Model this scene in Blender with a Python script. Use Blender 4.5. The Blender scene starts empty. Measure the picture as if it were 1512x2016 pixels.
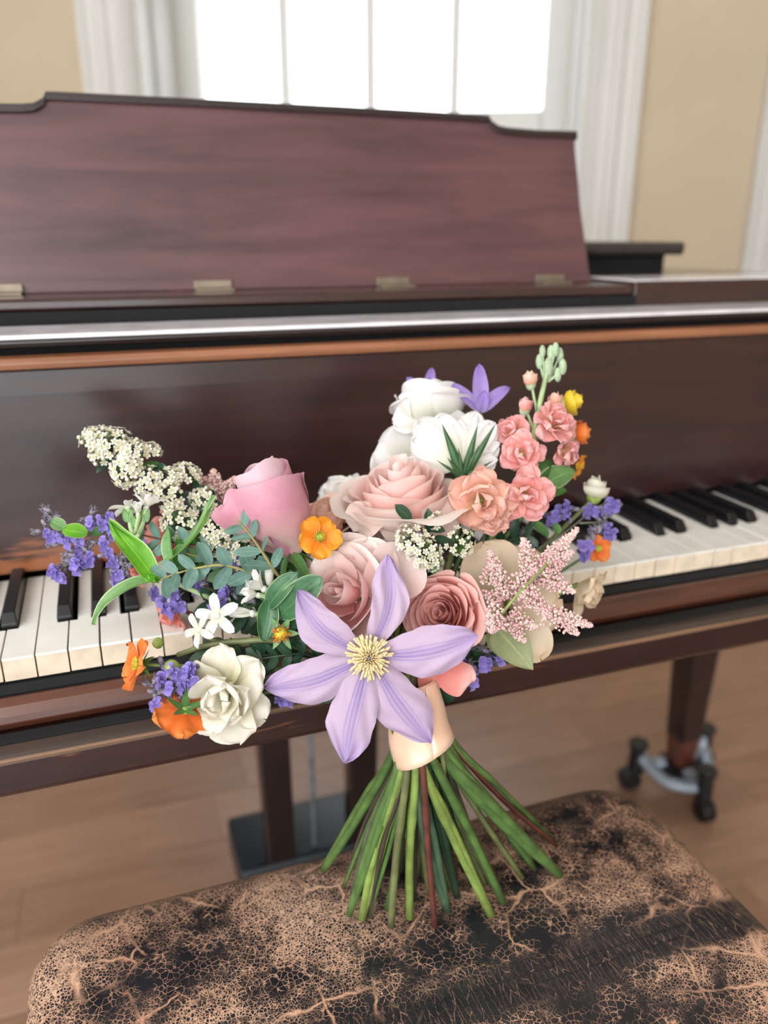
import bpy, math, random
from mathutils import Vector, Matrix
S = bpy.context.scene
COL = S.collection
V = Vector
rnd = random.Random(7)

# ------------------------------------------------------------------ camera, light, exposure
CAM = V((0.097, -0.5875, 1.029)); YAW = math.radians(-19.43); PIT = math.radians(19.28); FPX = 1552.0
FWD = V((-math.sin(YAW)*math.cos(PIT), math.cos(YAW)*math.cos(PIT), -math.sin(PIT)))
RGT = V((math.cos(YAW), math.sin(YAW), 0)); UPV = RGT.cross(FWD)
cam = bpy.data.objects.new('camera', bpy.data.cameras.new('camera')); COL.objects.link(cam)
M = Matrix((RGT, UPV, -FWD)).transposed().to_4x4(); M.translation = CAM
cam.matrix_world = M
cam.data.sensor_fit = 'HORIZONTAL'; cam.data.sensor_width = 36; cam.data.lens = 36*FPX/1512
cam.data.clip_start = 0.02
cam.data.dof.use_dof = True; cam.data.dof.focus_distance = 0.555; cam.data.dof.aperture_fstop = 4.4
S.camera = cam
S.view_settings.view_transform = 'Standard'; S.view_settings.look = 'None'
S.view_settings.gamma = 1.0; S.view_settings.use_curve_mapping = False
S.view_settings.exposure = 0.0
world = bpy.data.worlds.new('overcast_sky'); S.world = world; world.use_nodes = True
bg = world.node_tree.nodes['Background']; bg.inputs[0].default_value = (0.93, 0.97, 1.0, 1); bg.inputs[1].default_value = 3.6
def area(name, loc, target, sx, sy, power, col, portal=False):
    l = bpy.data.lights.new(name, 'AREA'); l.shape = 'RECTANGLE'; l.size = sx; l.size_y = sy; l.energy = power; l.color = col
    o = bpy.data.objects.new(name, l); COL.objects.link(o); o.location = loc
    o.rotation_euler = (V(target)-V(loc)).to_track_quat('-Z', 'Y').to_euler(); return o
area('window_light_rear', (-1.5, -2.6, 2.3), (0.3, 0, 0.75), 1.5, 1.7, 58, (1, 0.975, 0.95))
area('window_light_side', (-1.7, 0.0, 2.3), (0.3, -0.1, 0.75), 1.1, 1.4, 34, (1, 0.98, 0.97))

# ------------------------------------------------------------------ helpers
def at(x, y, d):
    """a point seen at pixel x, y of the 1512 x 2016 frame, d metres along the view axis"""
    return CAM + d*(FWD + RGT*((x-756)/FPX) - UPV*((y-1008)/FPX))
def atz(x, y, z):
    r = FWD + RGT*((x-756)/FPX) - UPV*((y-1008)/FPX)
    return CAM + r*((z-CAM.z)/r.z)
def cs(a, b, c):
    """direction: a right, b up, c towards the viewer"""
    return (RGT*a + UPV*b - FWD*c).normalized()
def thing(name, label, cat, loc, group=None):
    o = bpy.data.objects.new(name, None); o.empty_display_size = 0.01; COL.objects.link(o); o.location = loc
    o['label'] = label; o['category'] = cat
    if group: o['group'] = group
    return o
def rootof(o):
    while o.parent: o = o.parent
    return o
def mk(name, vs, fs, mat, parent=None, uv=None, smooth=True, stuff=False, mats=None, fm=None):
    off = rootof(parent).location if parent else V((0, 0, 0))
    me = bpy.data.meshes.new(name)
    me.from_pydata([(v[0]-off[0], v[1]-off[1], v[2]-off[2]) for v in vs], [], fs)
    for m in (mats or [mat]): me.materials.append(m)
    if fm: me.polygons.foreach_set('material_index', fm)
    if smooth: me.polygons.foreach_set('use_smooth', [True]*len(fs))
    if uv:
        l = me.uv_layers.new(name='UVMap')
        flat = []
        for f in fs:
            for i in f: flat += uv[i]
        l.data.foreach_set('uv', flat)
    me.update()
    o = bpy.data.objects.new(name, me); COL.objects.link(o)
    if parent: o.parent = parent
    if stuff: o['kind'] = 'stuff'
    return o
class MB:
    def __init__(s): s.v = []; s.f = []; s.u = []
    def add(s, vs, fs, uv=None):
        n = len(s.v); s.v += [V(v) for v in vs]; s.f += [tuple(i+n for i in f) for f in fs]
        s.u += uv if uv else [(0.5, 0.5)]*len(vs)
    def box(s, x0, x1, y0, y1, z0, z1):
        s.add([(x0,y0,z0),(x1,y0,z0),(x1,y1,z0),(x0,y1,z0),(x0,y0,z1),(x1,y0,z1),(x1,y1,z1),(x0,y1,z1)],
              [(3,2,1,0),(4,5,6,7),(0,1,5,4),(1,2,6,5),(2,3,7,6),(3,0,4,7)]); return s
    def obj(s, name, mat, parent=None, smooth=False, stuff=False, bev=0, **k):
        o = mk(name, s.v, s.f, mat, parent, s.u, smooth, stuff, **k)
        if bev:
            b = o.modifiers.new('bevel', 'BEVEL'); b.width = bev; b.segments = 2; b.limit_method = 'ANGLE'
        return o
def catmull(P, n=6):
    P = [V(p) for p in P]
    if len(P) == 2: return [P[0].lerp(P[1], i/n) for i in range(n+1)]
    out = []
    Q = [P[0]*2-P[1]] + P + [P[-1]*2-P[-2]]
    for i in range(1, len(Q)-2):
        a, b, c, d = Q[i-1:i+3]
        for k in range(n):
            t = k/n
            out.append(0.5*((2*b)+(c-a)*t+(2*a-5*b+4*c-d)*t*t+(3*b-a-3*c+d)*t**3))
    out.append(P[-1]); return out
def tube(mb, path, r, n=6, r1=None):
    N = len(path); base = len(mb.v); r1 = r if r1 is None else r1
    t0 = (path[1]-path[0]).normalized()
    x = t0.orthogonal().normalized(); vs = []; fs = []; uv = []
    for i, p in enumerate(path):
        t = (path[min(i+1, N-1)]-path[max(i-1, 0)])
        if t.length < 1e-9: t = t0
        t = t.normalized(); x = (x - t*x.dot(t)); x = x.normalized() if x.length > 1e-6 else t.orthogonal().normalized(); y = t.cross(x)
        rr = r+(r1-r)*i/(N-1)
        for k in range(n):
            a = 2*math.pi*k/n; vs.append(p+(x*math.cos(a)+y*math.sin(a))*rr); uv.append((k/n, i/(N-1)))
    for i in range(N-1):
        for k in range(n):
            k2 = (k+1) % n; fs.append((i*n+k, i*n+k2, (i+1)*n+k2, (i+1)*n+k))
    fs.append(tuple(range(n))[::-1]); fs.append(tuple((N-1)*n+k for k in range(n)))
    mb.add(vs, fs, uv)
def frame(ydir, zdir):
    y = ydir.normalized(); z = (zdir - y*zdir.dot(y))
    z = z.normalized() if z.length > 1e-5 else y.orthogonal().normalized()
    return y.cross(z), y, z
def sphere(mb, c, r, seg=8, ring=6, sc=(1, 1, 1), fr=None):
    X, Y, Z = fr or (V((1,0,0)), V((0,1,0)), V((0,0,1))); vs = []; fs = []; uv = []
    for i in range(ring+1):
        th = math.pi*i/ring
        for k in range(seg):
            a = 2*math.pi*k/seg
            vs.append(c + X*(r*sc[0]*math.sin(th)*math.cos(a)) + Y*(r*sc[1]*math.sin(th)*math.sin(a)) + Z*(r*sc[2]*math.cos(th))); uv.append((k/seg, 1-i/ring))
    for i in range(ring):
        for k in range(seg):
            k2 = (k+1) % seg; fs.append((i*seg+k, (i+1)*seg+k, (i+1)*seg+k2, i*seg+k2))
    mb.add(vs, fs, uv)
def petal(L, W, a=0.6, b=0.4, b0=0.0, b1=0.0, tip=0.0, cup=0.0, ruf=0.0, seed=0, nu=8, nv=10, edge=0.0, freq=2.5):
    """leaf or petal in its own frame: x across, y along, z towards the upper face; b below 0.36 gives a rounded tip, above it a pointed one"""
    R = random.Random(seed); vs = []; fs = []; uv = []
    peak = (a/(a+b)); norm = (peak**a)*((1-peak)**b)
    ph = R.uniform(0, 6); ph2 = R.uniform(0, 6); y = z = 0.0; pv_ = 0.0
    rnd_tip = b < 0.36; vc = 0.62-0.2*b
    for j in range(nv+1):
        t = j/nv; v = 1-(1-t)**1.45 if rnd_tip else t
        th = b0+b1*v+tip*max(0, v-0.65)**2/0.1225
        dv = v-pv_; pv_ = v
        y += math.cos(th)*L*dv; z += math.sin(th)*L*dv
        if rnd_tip:
            w = 0.5*W*((0.12+0.88*math.sin(min(1, v/vc)*math.pi/2)**(a*1.3)) if v < vc else math.sqrt(max(0.0, 1-((v-vc)/(1-vc))**2.6)))
            w = max(w, 0.02*W)
        else:
            vv = min(max(v, 0.015), 0.994); w = 0.5*W*(vv**a)*((1-vv)**b)/norm
            if j == nv: w *= 0.5
        for i in range(nu+1):
            s = 2*i/nu-1
            o = cup*w*(s*s) + ruf*(math.sin(freq*math.pi*s+ph+3*v)+0.5*math.sin(9*v+ph2+4*s))*v*v*(0.25+abs(s)) + edge*w*abs(s)**4
            ripple = 1+0.05*min(2, ruf/0.002)*math.sin(9*v+ph+s) if ruf else 1
            dy = 0.035*L*math.sin(7*s+ph2)*(v**6) if (ruf and rnd_tip) else 0
            vs.append(V((s*w*ripple, y-math.sin(th)*o+dy, z+math.cos(th)*o))); uv.append((i/nu, v))
    n = nu+1
    for j in range(nv):
        for i in range(nu): fs.append((j*n+i, j*n+i+1, (j+1)*n+i+1, (j+1)*n+i))
    return vs, fs, uv
def place(pv, org, ydir, zdir, sc=1.0):
    X, Y, Z = frame(ydir, zdir)
    return [org + (X*v.x+Y*v.y+Z*v.z)*sc for v in pv]

# ------------------------------------------------------------------ materials
def lin(c):
    return tuple((x/255/12.92 if x/255 <= 0.04045 else ((x/255+0.055)/1.055)**2.4) for x in c)+(1,)
class NT:
    def __init__(s, name):
        s.m = bpy.data.materials.new(name); s.m.use_nodes = True; s.t = s.m.node_tree; s.t.nodes.clear()
        s.out = s.t.nodes.new('ShaderNodeOutputMaterial')
    def n(s, typ, ins=None, **kw):
        o = s.t.nodes.new('ShaderNode'+typ)
        for k, v in kw.items(): setattr(o, k, v)
        for k, v in (ins or {}).items():
            if hasattr(v, 'bl_idname') and hasattr(v, 'outputs'): s.t.links.new(v.outputs[0], o.inputs[k])
            elif isinstance(v, tuple) and len(v) == 2 and hasattr(v[0], 'outputs'): s.t.links.new(v[0].outputs[v[1]], o.inputs[k])
            else: o.inputs[k].default_value = v
        return o
    def math(s, op, a, b=0.0, c=None, clamp=False):
        i = {0: a, 1: b}
        if c is not None: i[2] = c
        o = s.n('Math', i, operation=op); o.use_clamp = clamp; return o
    def ramp(s, fac, stops, interp='LINEAR'):
        o = s.n('ValToRGB', {0: fac}); o.color_ramp.interpolation = interp; e = o.color_ramp.elements
        while len(e) < len(stops): e.new(0.5)
        for k, (p, c) in enumerate(stops): e[k].position = p; e[k].color = c if len(c) == 4 else lin(c)
        return o
    def mix(s, fac, a, b, mode='MIX'):
        o = s.t.nodes.new('ShaderNodeMix'); o.data_type = 'RGBA'; o.blend_type = mode
        for k, v in ((0, fac), (6, a), (7, b)):
            if hasattr(v, 'outputs'): s.t.links.new(v.outputs[2] if v.bl_idname == 'ShaderNodeMix' else v.outputs[0], o.inputs[k])
            elif isinstance(v, tuple) and hasattr(v[0], 'outputs'): s.t.links.new(v[0].outputs[v[1]], o.inputs[k])
            else: o.inputs[k].default_value = v
        return o
    def link(s, o, i, node, inp): s.t.links.new(o.outputs[i], node.inputs[inp])
    def done(s, node): s.t.links.new(node.outputs[0], s.out.inputs[0]); return s.m
def pr(nt, color, rough=0.5, bump=None, bstr=0.2, bdist=0.001, **kw):
    b = nt.n('BsdfPrincipled', {'Roughness': rough})
    if hasattr(color, 'outputs'): nt.link(color, 2 if color.bl_idname == 'ShaderNodeMix' else 0, b, 'Base Color')
    else: b.inputs['Base Color'].default_value = color
    for k, v in kw.items(): b.inputs[k.replace('_', ' ')].default_value = v
    if bump is not None:
        bp = nt.n('Bump', {'Strength': bstr, 'Distance': bdist}); nt.link(bump, 0, bp, 'Height'); nt.link(bp, 0, b, 'Normal')
    return b
def plain(name, rgb, rough=0.5, var=0.06, scale=40, **kw):
    nt = NT(name); tc = nt.n('TexCoord'); nz = nt.n('TexNoise', {'Vector': (tc, 3), 'Scale': scale, 'Detail': 3.0})
    c = nt.ramp(nz, [(0.3, tuple(x*(1-var*2) for x in rgb)), (0.7, tuple(min(255, x*(1+var)) for x in rgb))])
    return nt.done(pr(nt, c, rough, nz, 0.1, 0.0005, **kw))
def petalmat(name, base, mid, tip, trans=0.3, vein=0.06, bars=None, rough=0.55, tcol=None):
    nt = NT(name); uv = nt.n('UVMap'); sep = nt.n('SeparateXYZ', {0: uv})
    tc = nt.n('TexCoord'); nz = nt.n('TexNoise', {'Vector': (tc, 3), 'Scale': 120.0, 'Detail': 4.0})
    v2 = nt.math('ADD', (sep, 1), nt.math('MULTIPLY', nt.math('SUBTRACT', nz, 0.5), 0.25))
    c = nt.ramp(v2, [(0.0, base), (0.62, mid), (0.99, tip)])
    # fine veins fanning along the petal
    fan = nt.math('DIVIDE', nt.math('SUBTRACT', (sep, 0), 0.5), nt.math('ADD', 0.35, (sep, 1)))
    cv = nt.n('CombineXYZ', {0: nt.math('MULTIPLY', fan, 26.0), 1: nt.math('MULTIPLY', (sep, 1), 2.2), 2: 0.0})
    wn = nt.n('TexNoise', {'Vector': cv, 'Scale': 2.2, 'Detail': 2.0})
    f = nt.math('MULTIPLY', nt.math('SUBTRACT', wn, 0.5), vein*4, clamp=False)
    fa = nt.math('ADD', 0.5, f, clamp=True)
    dark = nt.mix(1.0, c, (0.80, 0.74, 0.76, 1), 'MULTIPLY')
    col = nt.mix(fa, c, dark)
    if bars:
        u = nt.math('ABSOLUTE', nt.math('SUBTRACT', (sep, 0), 0.5))
        # three darker ribs along the middle of the tepal
        st = nt.math('ABSOLUTE', nt.math('SUBTRACT', nt.math('MODULO', nt.math('ADD', (sep, 0), 0.045), 0.09), 0.045))
        m = nt.math('MULTIPLY', nt.math('SUBTRACT', 1.0, nt.math('MULTIPLY', st, 30.0), clamp=True),
                    nt.math('SUBTRACT', 1.0, nt.math('MULTIPLY', nt.math('GREATER_THAN', u, 0.14), 1.0)))
        soft = nt.math('SUBTRACT', 1.0, nt.math('MULTIPLY', u, 4.5), clamp=True)
        m2 = nt.math('ADD', nt.math('MULTIPLY', m, 0.6), nt.math('MULTIPLY', soft, 0.5), clamp=True)
        m3 = nt.math('MULTIPLY', m2, nt.math('SUBTRACT', 1.15, nt.math('MULTIPLY', (sep, 1), 0.75), clamp=True))
        col = nt.mix(m3, col, lin(bars))
    b = pr(nt, col, rough, wn, 0.25, 0.0006, Sheen_Weight=0.15)
    t = nt.n('BsdfTranslucent'); 
    tc_ = nt.mix(0.5, col, lin(tcol or tip)) ; nt.link(tc_, 2, t, 0)
    mx = nt.n('MixShader', {0: trans}); nt.link(b, 0, mx, 1); nt.link(t, 0, mx, 2)
    return nt.done(mx)
def leafmat(name, rgb, rgb2, trans=0.25, rough=0.42, vein=(1.25, 1.2, 1.1), edge=None):
    nt = NT(name); uv = nt.n('UVMap'); sep = nt.n('SeparateXYZ', {0: uv}); tc = nt.n('TexCoord')
    nz = nt.n('TexNoise', {'Vector': (tc, 3), 'Scale': 90.0, 'Detail': 3.0})
    c = nt.ramp(nz, [(0.3, rgb), (0.7, rgb2)])
    u = nt.math('ABSOLUTE', nt.math('SUBTRACT', (sep, 0), 0.5))
    mid = nt.math('SUBTRACT', 1.0, nt.math('MULTIPLY', u, 22.0), clamp=True)
    sv = nt.math('ABSOLUTE', nt.math('SINE', nt.math('MULTIPLY', nt.math('SUBTRACT', (sep, 1), nt.math('MULTIPLY', u, 0.5)), 20.0)))
    side = nt.math('MULTIPLY', nt.math('SUBTRACT', 1.0, nt.math('MULTIPLY', sv, 7.0), clamp=True), 0.35)
    m = nt.math('MAXIMUM', mid, side)
    col = nt.mix(m, c, tuple(min(1, a*b+0.015) for a, b in zip(lin(rgb2)[:3], vein))+(1,))
    if edge:
        e = nt.math('GREATER_THAN', u, 0.46); col = nt.mix(e, col, lin(edge))
    b = pr(nt, col, rough, m, 0.2, 0.0005)
    t = nt.n('BsdfTranslucent'); t2 = nt.mix(1.0, col, (1.3, 1.5, 0.6, 1), 'MULTIPLY'); nt.link(t2, 2, t, 0)
    mx = nt.n('MixShader', {0: trans}); nt.link(b, 0, mx, 1); nt.link(t, 0, mx, 2)
    return nt.done(mx)
def woodmat(name, dark, light, rough=0.3, coat=0.4, wear=None, wcol=(176, 112, 70), stretch=(1.2, 14, 14), scale=4.0):
    nt = NT(name); tc = nt.n('TexCoord')
    mp = nt.n('Mapping', {0: (tc, 3), 3: stretch})
    nz = nt.n('TexNoise', {'Vector': mp, 'Scale': scale, 'Detail': 7.0, 'Roughness': 0.62, 'Distortion': 0.6})
    n2 = nt.n('TexNoise', {'Vector': (tc, 3), 'Scale': 5.0, 'Detail': 3.0})
    f = nt.math('ADD', nt.math('MULTIPLY', nz, 0.7), nt.math('MULTIPLY', n2, 0.3))
    c = nt.ramp(f, [(0.33, dark), (0.66, light)])
    if wear: c = nt.mix(wear(nt, tc), c, lin(wcol))
    return nt.done(pr(nt, c, rough, nz, 0.06, 0.0006, Coat_Weight=coat, Coat_Roughness=0.16))
def wear_edges(z0, z1, amount, sc=(3, 20, 24)):
    """worn patches where hands rubbed: noise inside a height range"""
    def f(nt, tc):
        sp = nt.n('SeparateXYZ', {0: (tc, 3)})
        mp = nt.n('Mapping', {0: (tc, 3), 3: sc}); nz = nt.n('TexNoise', {'Vector': mp, 'Scale': 3.0, 'Detail': 5.0, 'Roughness': 0.65})
        k = nt.n('MapRange', {0: (sp, 2), 1: z0, 2: z1, 3: 1.0, 4: 0.0})
        return nt.math('MULTIPLY', nt.math('SUBTRACT', nt.math('ADD', nz, nt.math('MULTIPLY', k, amount)), 0.68), 9.0, clamp=True)
    return f
def wear_fall(nt, tc):
    sp = nt.n('SeparateXYZ', {0: (tc, 3)})
    mp = nt.n('Mapping', {0: (tc, 3), 3: (5, 1, 30)}); nz = nt.n('TexNoise', {'Vector': mp, 'Scale': 2.0, 'Detail': 5.0, 'Roughness': 0.6})
    k = nt.n('MapRange', {0: (sp, 2), 1: 0.727, 2: 0.80, 3: 1.0, 4: 0.0})
    x = nt.n('MapRange', {0: (sp, 0), 1: -0.27, 2: -0.13, 3: 1.0, 4: 0.0})
    return nt.math('MULTIPLY', nt.math('SUBTRACT', nt.math('ADD', nz, nt.math('MULTIPLY', nt.math('MULTIPLY', k, x), 0.46)), 0.72), 7.0, clamp=True)
WOOD = woodmat('mahogany', (34, 18, 18), (58, 31, 28), 0.28, 0.8)
WOODD = woodmat('dark_mahogany', (22, 14, 17), (38, 23, 26), 0.28, 0.7)
WOODDESK = woodmat('music_desk_mahogany', (54, 34, 39), (104, 69, 72), 0.38, 0.35, stretch=(1.0, 9, 9), scale=3.2)
WOODFALL = woodmat('fallboard_mahogany', (34, 19, 20), (60, 33, 31), 0.32, 0.35, wear_fall, (150, 92, 58))
WOODSLIP = woodmat('key_slip_mahogany', (58, 31, 24), (92, 50, 34), 0.32, 0.5)
WOODBED = woodmat('key_bed_mahogany', (34, 19, 19), (58, 31, 28), 0.36, 0.4, wear_edges(0.674, 0.655, 0.02), (138, 86, 56))
WOODEDGE = woodmat('worn_mahogany_edge', (124, 78, 54), (164, 110, 80), 0.4, 0.2)
WOODLEDGE = woodmat('worn_ledge_wood', (40, 33, 32), (74, 60, 53), 0.4, 0.3)
WOODEDGE2 = woodmat('red_mahogany_foot', (70, 34, 26), (104, 54, 40), 0.35, 0.4)
RUB = woodmat('rubbed_edge_wood', (92, 68, 52), (142, 108, 84), 0.45, 0.1)
IVORY = plain('ivory_key', (238, 236, 230), 0.22, 0.015, 25, Coat_Weight=0.3)
IVFRONT = plain('ivory_key_front', (226, 208, 186), 0.35, 0.04, 60)
EBONY = plain('ebony_key', (16, 16, 20), 0.3, 0.1, 60)
BRASS = plain('dull_brass', (150, 138, 122), 0.45, 0.05, 60, Metallic=0.7)
IRON = plain('cast_iron', (22, 26, 32), 0.35, 0.1, 60)
STEEL = plain('worn_steel', (165, 178, 192), 0.35, 0.08, 50, Metallic=0.35)
RUBBER = plain('black_rubber', (14, 15, 18), 0.5, 0.1, 60)
FELT = plain('black_felt', (12, 12, 15), 0.9, 0.1, 90)
LYREBOX = plain('pedal_box_paint', (40, 48, 56), 0.3, 0.08, 30)
SLAB = plain('lid_edge_lacquer', (60, 56, 54), 0.4, 0.05, 30)
WALLP = plain('cream_wall_paint', (190, 174, 150), 0.8, 0.015, 3)
WHITEP = plain('white_gloss_paint', (200, 199, 195), 0.4, 0.01, 5)
CEILP = plain('white_ceiling_paint', (235, 232, 226), 0.9, 0.01, 4)
def glass():
    nt = NT('window_glass'); t = nt.n('BsdfTransparent'); g = nt.n('BsdfGlossy', {'Roughness': 0.02}); lw = nt.n('LayerWeight', {'Blend': 0.5}); f = nt.math('ADD', 0.04, nt.math('MULTIPLY', nt.math('POWER', (lw, 1), 5.0), 0.6))
    mx = nt.n('MixShader', {0: f}); nt.link(t, 0, mx, 1); nt.link(g, 0, mx, 2); return nt.done(mx)
GLASS = glass()
REFLPAINT = plain('painted_reflection_lacquer', (236, 233, 240), 0.25, 0.04, 30, Coat_Weight=0.6)  # near-white colour stands in for bright reflections on the glossy wood
def floormat():
    nt = NT('oak_plank'); tc = nt.n('TexCoord'); oi = nt.n('ObjectInfo')
    mp = nt.n('Mapping', {0: (tc, 3), 3: (1.2, 9, 9)}); off = nt.n('CombineXYZ', {0: nt.math('MULTIPLY', (oi, 5), 30.0), 1: (oi, 5), 2: 0.0}); nt.link(off, 0, mp, 1)
    nz = nt.n('TexNoise', {'Vector': mp, 'Scale': 5.0, 'Detail': 6.0, 'Roughness': 0.6})
    f = nt.math('ADD', nt.math('MULTIPLY', nz, 0.75), nt.math('MULTIPLY', (oi, 5), 0.25))
    c = nt.ramp(f, [(0.2, (136, 102, 82)), (0.8, (184, 146, 122))])
    return nt.done(pr(nt, c, 0.36, nz, 0.08, 0.001, Coat_Weight=0.25, Coat_Roughness=0.3))
OAK = floormat()
SEAM_Y = -0.221
def leather():
    nt = NT('cracked_leather'); tc = nt.n('TexCoord'); sp = nt.n('SeparateXYZ', {0: nt.n('VectorMath', {0: (tc, 3), 1: (0.2715, -0.231, 0.0)}, operation='ADD')})
    def noise(scale, det=4.0, rough=0.6): return nt.n('TexNoise', {'Vector': (tc, 3), 'Scale': scale, 'Detail': det, 'Roughness': rough})
    big, med, mid2, fine = noise(8.0, 5.0), noise(34.0, 4.0), noise(17.0, 3.0), noise(700.0, 2.0)
    def warp(scale, amt):
        return nt.n('VectorMath', {0: (tc, 3), 1: nt.n('VectorMath', {0: (nt.n('TexNoise', {'Vector': (tc, 3), 'Scale': scale, 'Detail': 3.0}), 1), 3: amt}, operation='SCALE')}, operation='ADD')
    w1, w2 = warp(260.0, 0.0026), warp(60.0, 0.012)
    def vor(scale, w, stretch=None):
        v = w if not stretch else nt.n('Mapping', {0: w, 3: stretch})
        return nt.n('TexVoronoi', {'Vector': v, 'Scale': scale}, feature='DISTANCE_TO_EDGE')
    # smooth band either side of the seam, only fine cross cracks there
    dy = nt.math('ABSOLUTE', nt.math('SUBTRACT', (sp, 1), nt.math('ADD', SEAM_Y, nt.math('MULTIPLY', nt.math('SUBTRACT', med, 0.5), 0.016))))
    band = nt.n('MapRange', {0: dy, 1: 0.009, 2: 0.024, 3: 0.0, 4: 1.0}); band.interpolation_type = 'SMOOTHSTEP'
    lx = nt.n('MapRange', {0: (sp, 0), 1: 0.0, 2: 0.22, 3: 0.10, 4: 0.0})
    rx = nt.n('MapRange', {0: (sp, 0), 1: 0.38, 2: 0.54, 3: 0.0, 4: 0.10})
    wear = nt.math('ADD', nt.math('ADD', nt.math('MULTIPLY', big, 0.65), nt.math('MULTIPLY', med, 0.45)), nt.math('ADD', lx, rx))
    wv = nt.n('MapRange', {0: wear, 1: 0.48, 2: 0.92, 3: 0.0, 4: 1.0})
    spots = nt.math('SUBTRACT', 1.0, nt.math('MULTIPLY', nt.math('SUBTRACT', mid2, 0.585), 10.0, clamp=True))     # small unworn islands
    wv = nt.math('MULTIPLY', nt.math('MULTIPLY', wv, band), spots)
    def crack(v, width, soft): return nt.math('SUBTRACT', 1.15, nt.math('DIVIDE', v, nt.math('ADD', soft, nt.math('MULTIPLY', wv, width))), clamp=True)
    c1 = nt.math('MULTIPLY', crack(vor(420.0, w1), 0.34, 0.012), nt.math('MULTIPLY', wv, 3.6, clamp=True))
    g2 = nt.math('MULTIPLY', nt.math('SUBTRACT', noise(48.0, 2.0), 0.43), 9.0, clamp=True)
    c2 = nt.math('MULTIPLY', nt.math('MULTIPLY', crack(vor(205.0, w1), 0.16, 0.035), g2), nt.math('ADD', 0.08, nt.math('MULTIPLY', band, 0.85)))
    g3 = nt.math('MULTIPLY', nt.math('SUBTRACT', noise(14.0, 2.0), 0.46), 9.0, clamp=True)
    c3 = nt.math('MULTIPLY', nt.math('MULTIPLY', crack(vor(24.0, w2), 0.05, 0.028), g3), nt.math('ADD', 0.1, nt.math('MULTIPLY', band, 0.9)))
    cx = nt.math('MULTIPLY', nt.math('MULTIPLY', crack(vor(34.0, w1, (6.5, 1.0, 1.0)), 0.01, 0.022), nt.math('SUBTRACT', 1.0, band)), 0.42)
    patch = nt.math('MULTIPLY', nt.math('SUBTRACT', nt.math('ADD', nt.math('MULTIPLY', wv, 0.75), nt.math('MULTIPLY', fine, 0.6)), 0.80), 5.0, clamp=True)
    m = nt.math('MAXIMUM', nt.math('MAXIMUM', c1, nt.math('MAXIMUM', c2, cx)), nt.math('MAXIMUM', c3, patch))
    darkc = nt.ramp(nt.math('ADD', nt.math('MULTIPLY', med, 0.6), nt.math('MULTIPLY', fine, 0.4)), [(0.35, (24, 26, 32)), (0.7, (50, 49, 53))])
    tan = nt.ramp(nt.math('ADD', nt.math('MULTIPLY', big, 0.5), nt.math('MULTIPLY', fine, 0.5)), [(0.35, (184, 132, 102)), (0.65, (230, 192, 164))])
    col = nt.mix(m, darkc, tan)
    h = nt.math('SUBTRACT', nt.math('MULTIPLY', fine, 0.12), nt.math('MULTIPLY', m, 0.7))
    b = pr(nt, col, 0.4, h, 0.4, 0.0007); nt.link(nt.math('ADD', 0.33, nt.math('MULTIPLY', m, 0.4)), 0, b, 'Roughness')
    return nt.done(b)
LEATHER = leather()
PIPING = plain('dark_leather_seam', (38, 37, 42), 0.42, 0.12, 200)
THREAD = plain('black_thread', (24, 23, 25), 0.7, 0.1, 200)
def satin():
    nt = NT('blush_satin'); tc = nt.n('TexCoord'); nz = nt.n('TexNoise', {'Vector': (tc, 3), 'Scale': 60.0, 'Detail': 2.0})
    c = nt.ramp(nz, [(0.3, (232, 190, 162)), (0.7, (240, 202, 176))])
    return nt.done(pr(nt, c, 0.22, nz, 0.03, 0.001, Sheen_Weight=0.2, Specular_IOR_Level=0.8))
SATIN = satin()

P_CLEM = petalmat('clematis_lavender', (192, 170, 196), (198, 177, 204), (180, 160, 206), 0.22, 0.17, (126, 104, 172), tcol=(194, 168, 206))
P_CLEMB = petalmat('clematis_violet', (188, 172, 220), (170, 146, 216), (158, 134, 210), 0.35, 0.05, (140, 112, 200), tcol=(170, 140, 230))
P_DUSTY = petalmat('dusty_pink_rose_petal', (218, 130, 128), (236, 170, 166), (250, 230, 225), 0.25, 0.03)
P_DUSTYO = petalmat('dusty_pink_outer_petal', (228, 192, 184), (238, 210, 202), (248, 234, 228), 0.25, 0.04)
P_CORAL = petalmat('coral_rose_petal', (214, 104, 96), (238, 150, 138), (250, 206, 198), 0.25, 0.03)
P_BLUSH = petalmat('blush_rose_petal', (248, 166, 150), (250, 196, 186), (252, 228, 222), 0.3, 0.03)
P_BLUSHO = petalmat('blush_outer_petal', (250, 234, 220), (250, 230, 220), (252, 242, 234), 0.28, 0.05)
P_BUD = petalmat('lilac_pink_rosebud_petal', (224, 200, 184), (214, 148, 168), (228, 172, 190), 0.22, 0.09)
P_BUDIN = petalmat('pale_lilac_pink_petal', (214, 150, 170), (228, 178, 196), (240, 214, 224), 0.3, 0.05)
P_PEACH = petalmat('peach_rose_petal', (246, 176, 146), (250, 200, 176), (252, 222, 204), 0.3, 0.03)
P_CREAM = petalmat('cream_petal', (238, 222, 182), (242, 228, 200), (236, 214, 180), 0.25, 0.06)
P_WHITE = petalmat('white_petal', (226, 232, 200), (246, 247, 242), (248, 249, 248), 0.32, 0.04)
P_IVORY = petalmat('ivory_petal', (232, 234, 178), (244, 242, 222), (246, 245, 232), 0.3, 0.06)
P_STOCK = petalmat('coral_stock_petal', (234, 196, 150), (244, 168, 162), (250, 196, 194), 0.3, 0.05)
P_STOCKP = petalmat('peach_stock_petal', (216, 194, 124), (242, 186, 162), (246, 200, 184), 0.3, 0.05)
P_CORALF = petalmat('coral_bloom_petal', (230, 120, 100), (238, 150, 134), (244, 180, 166), 0.3, 0.05)
P_AMBER = petalmat('amber_geum_petal', (236, 120, 20), (250, 158, 24), (252, 172, 40), 0.3, 0.06)
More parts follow.
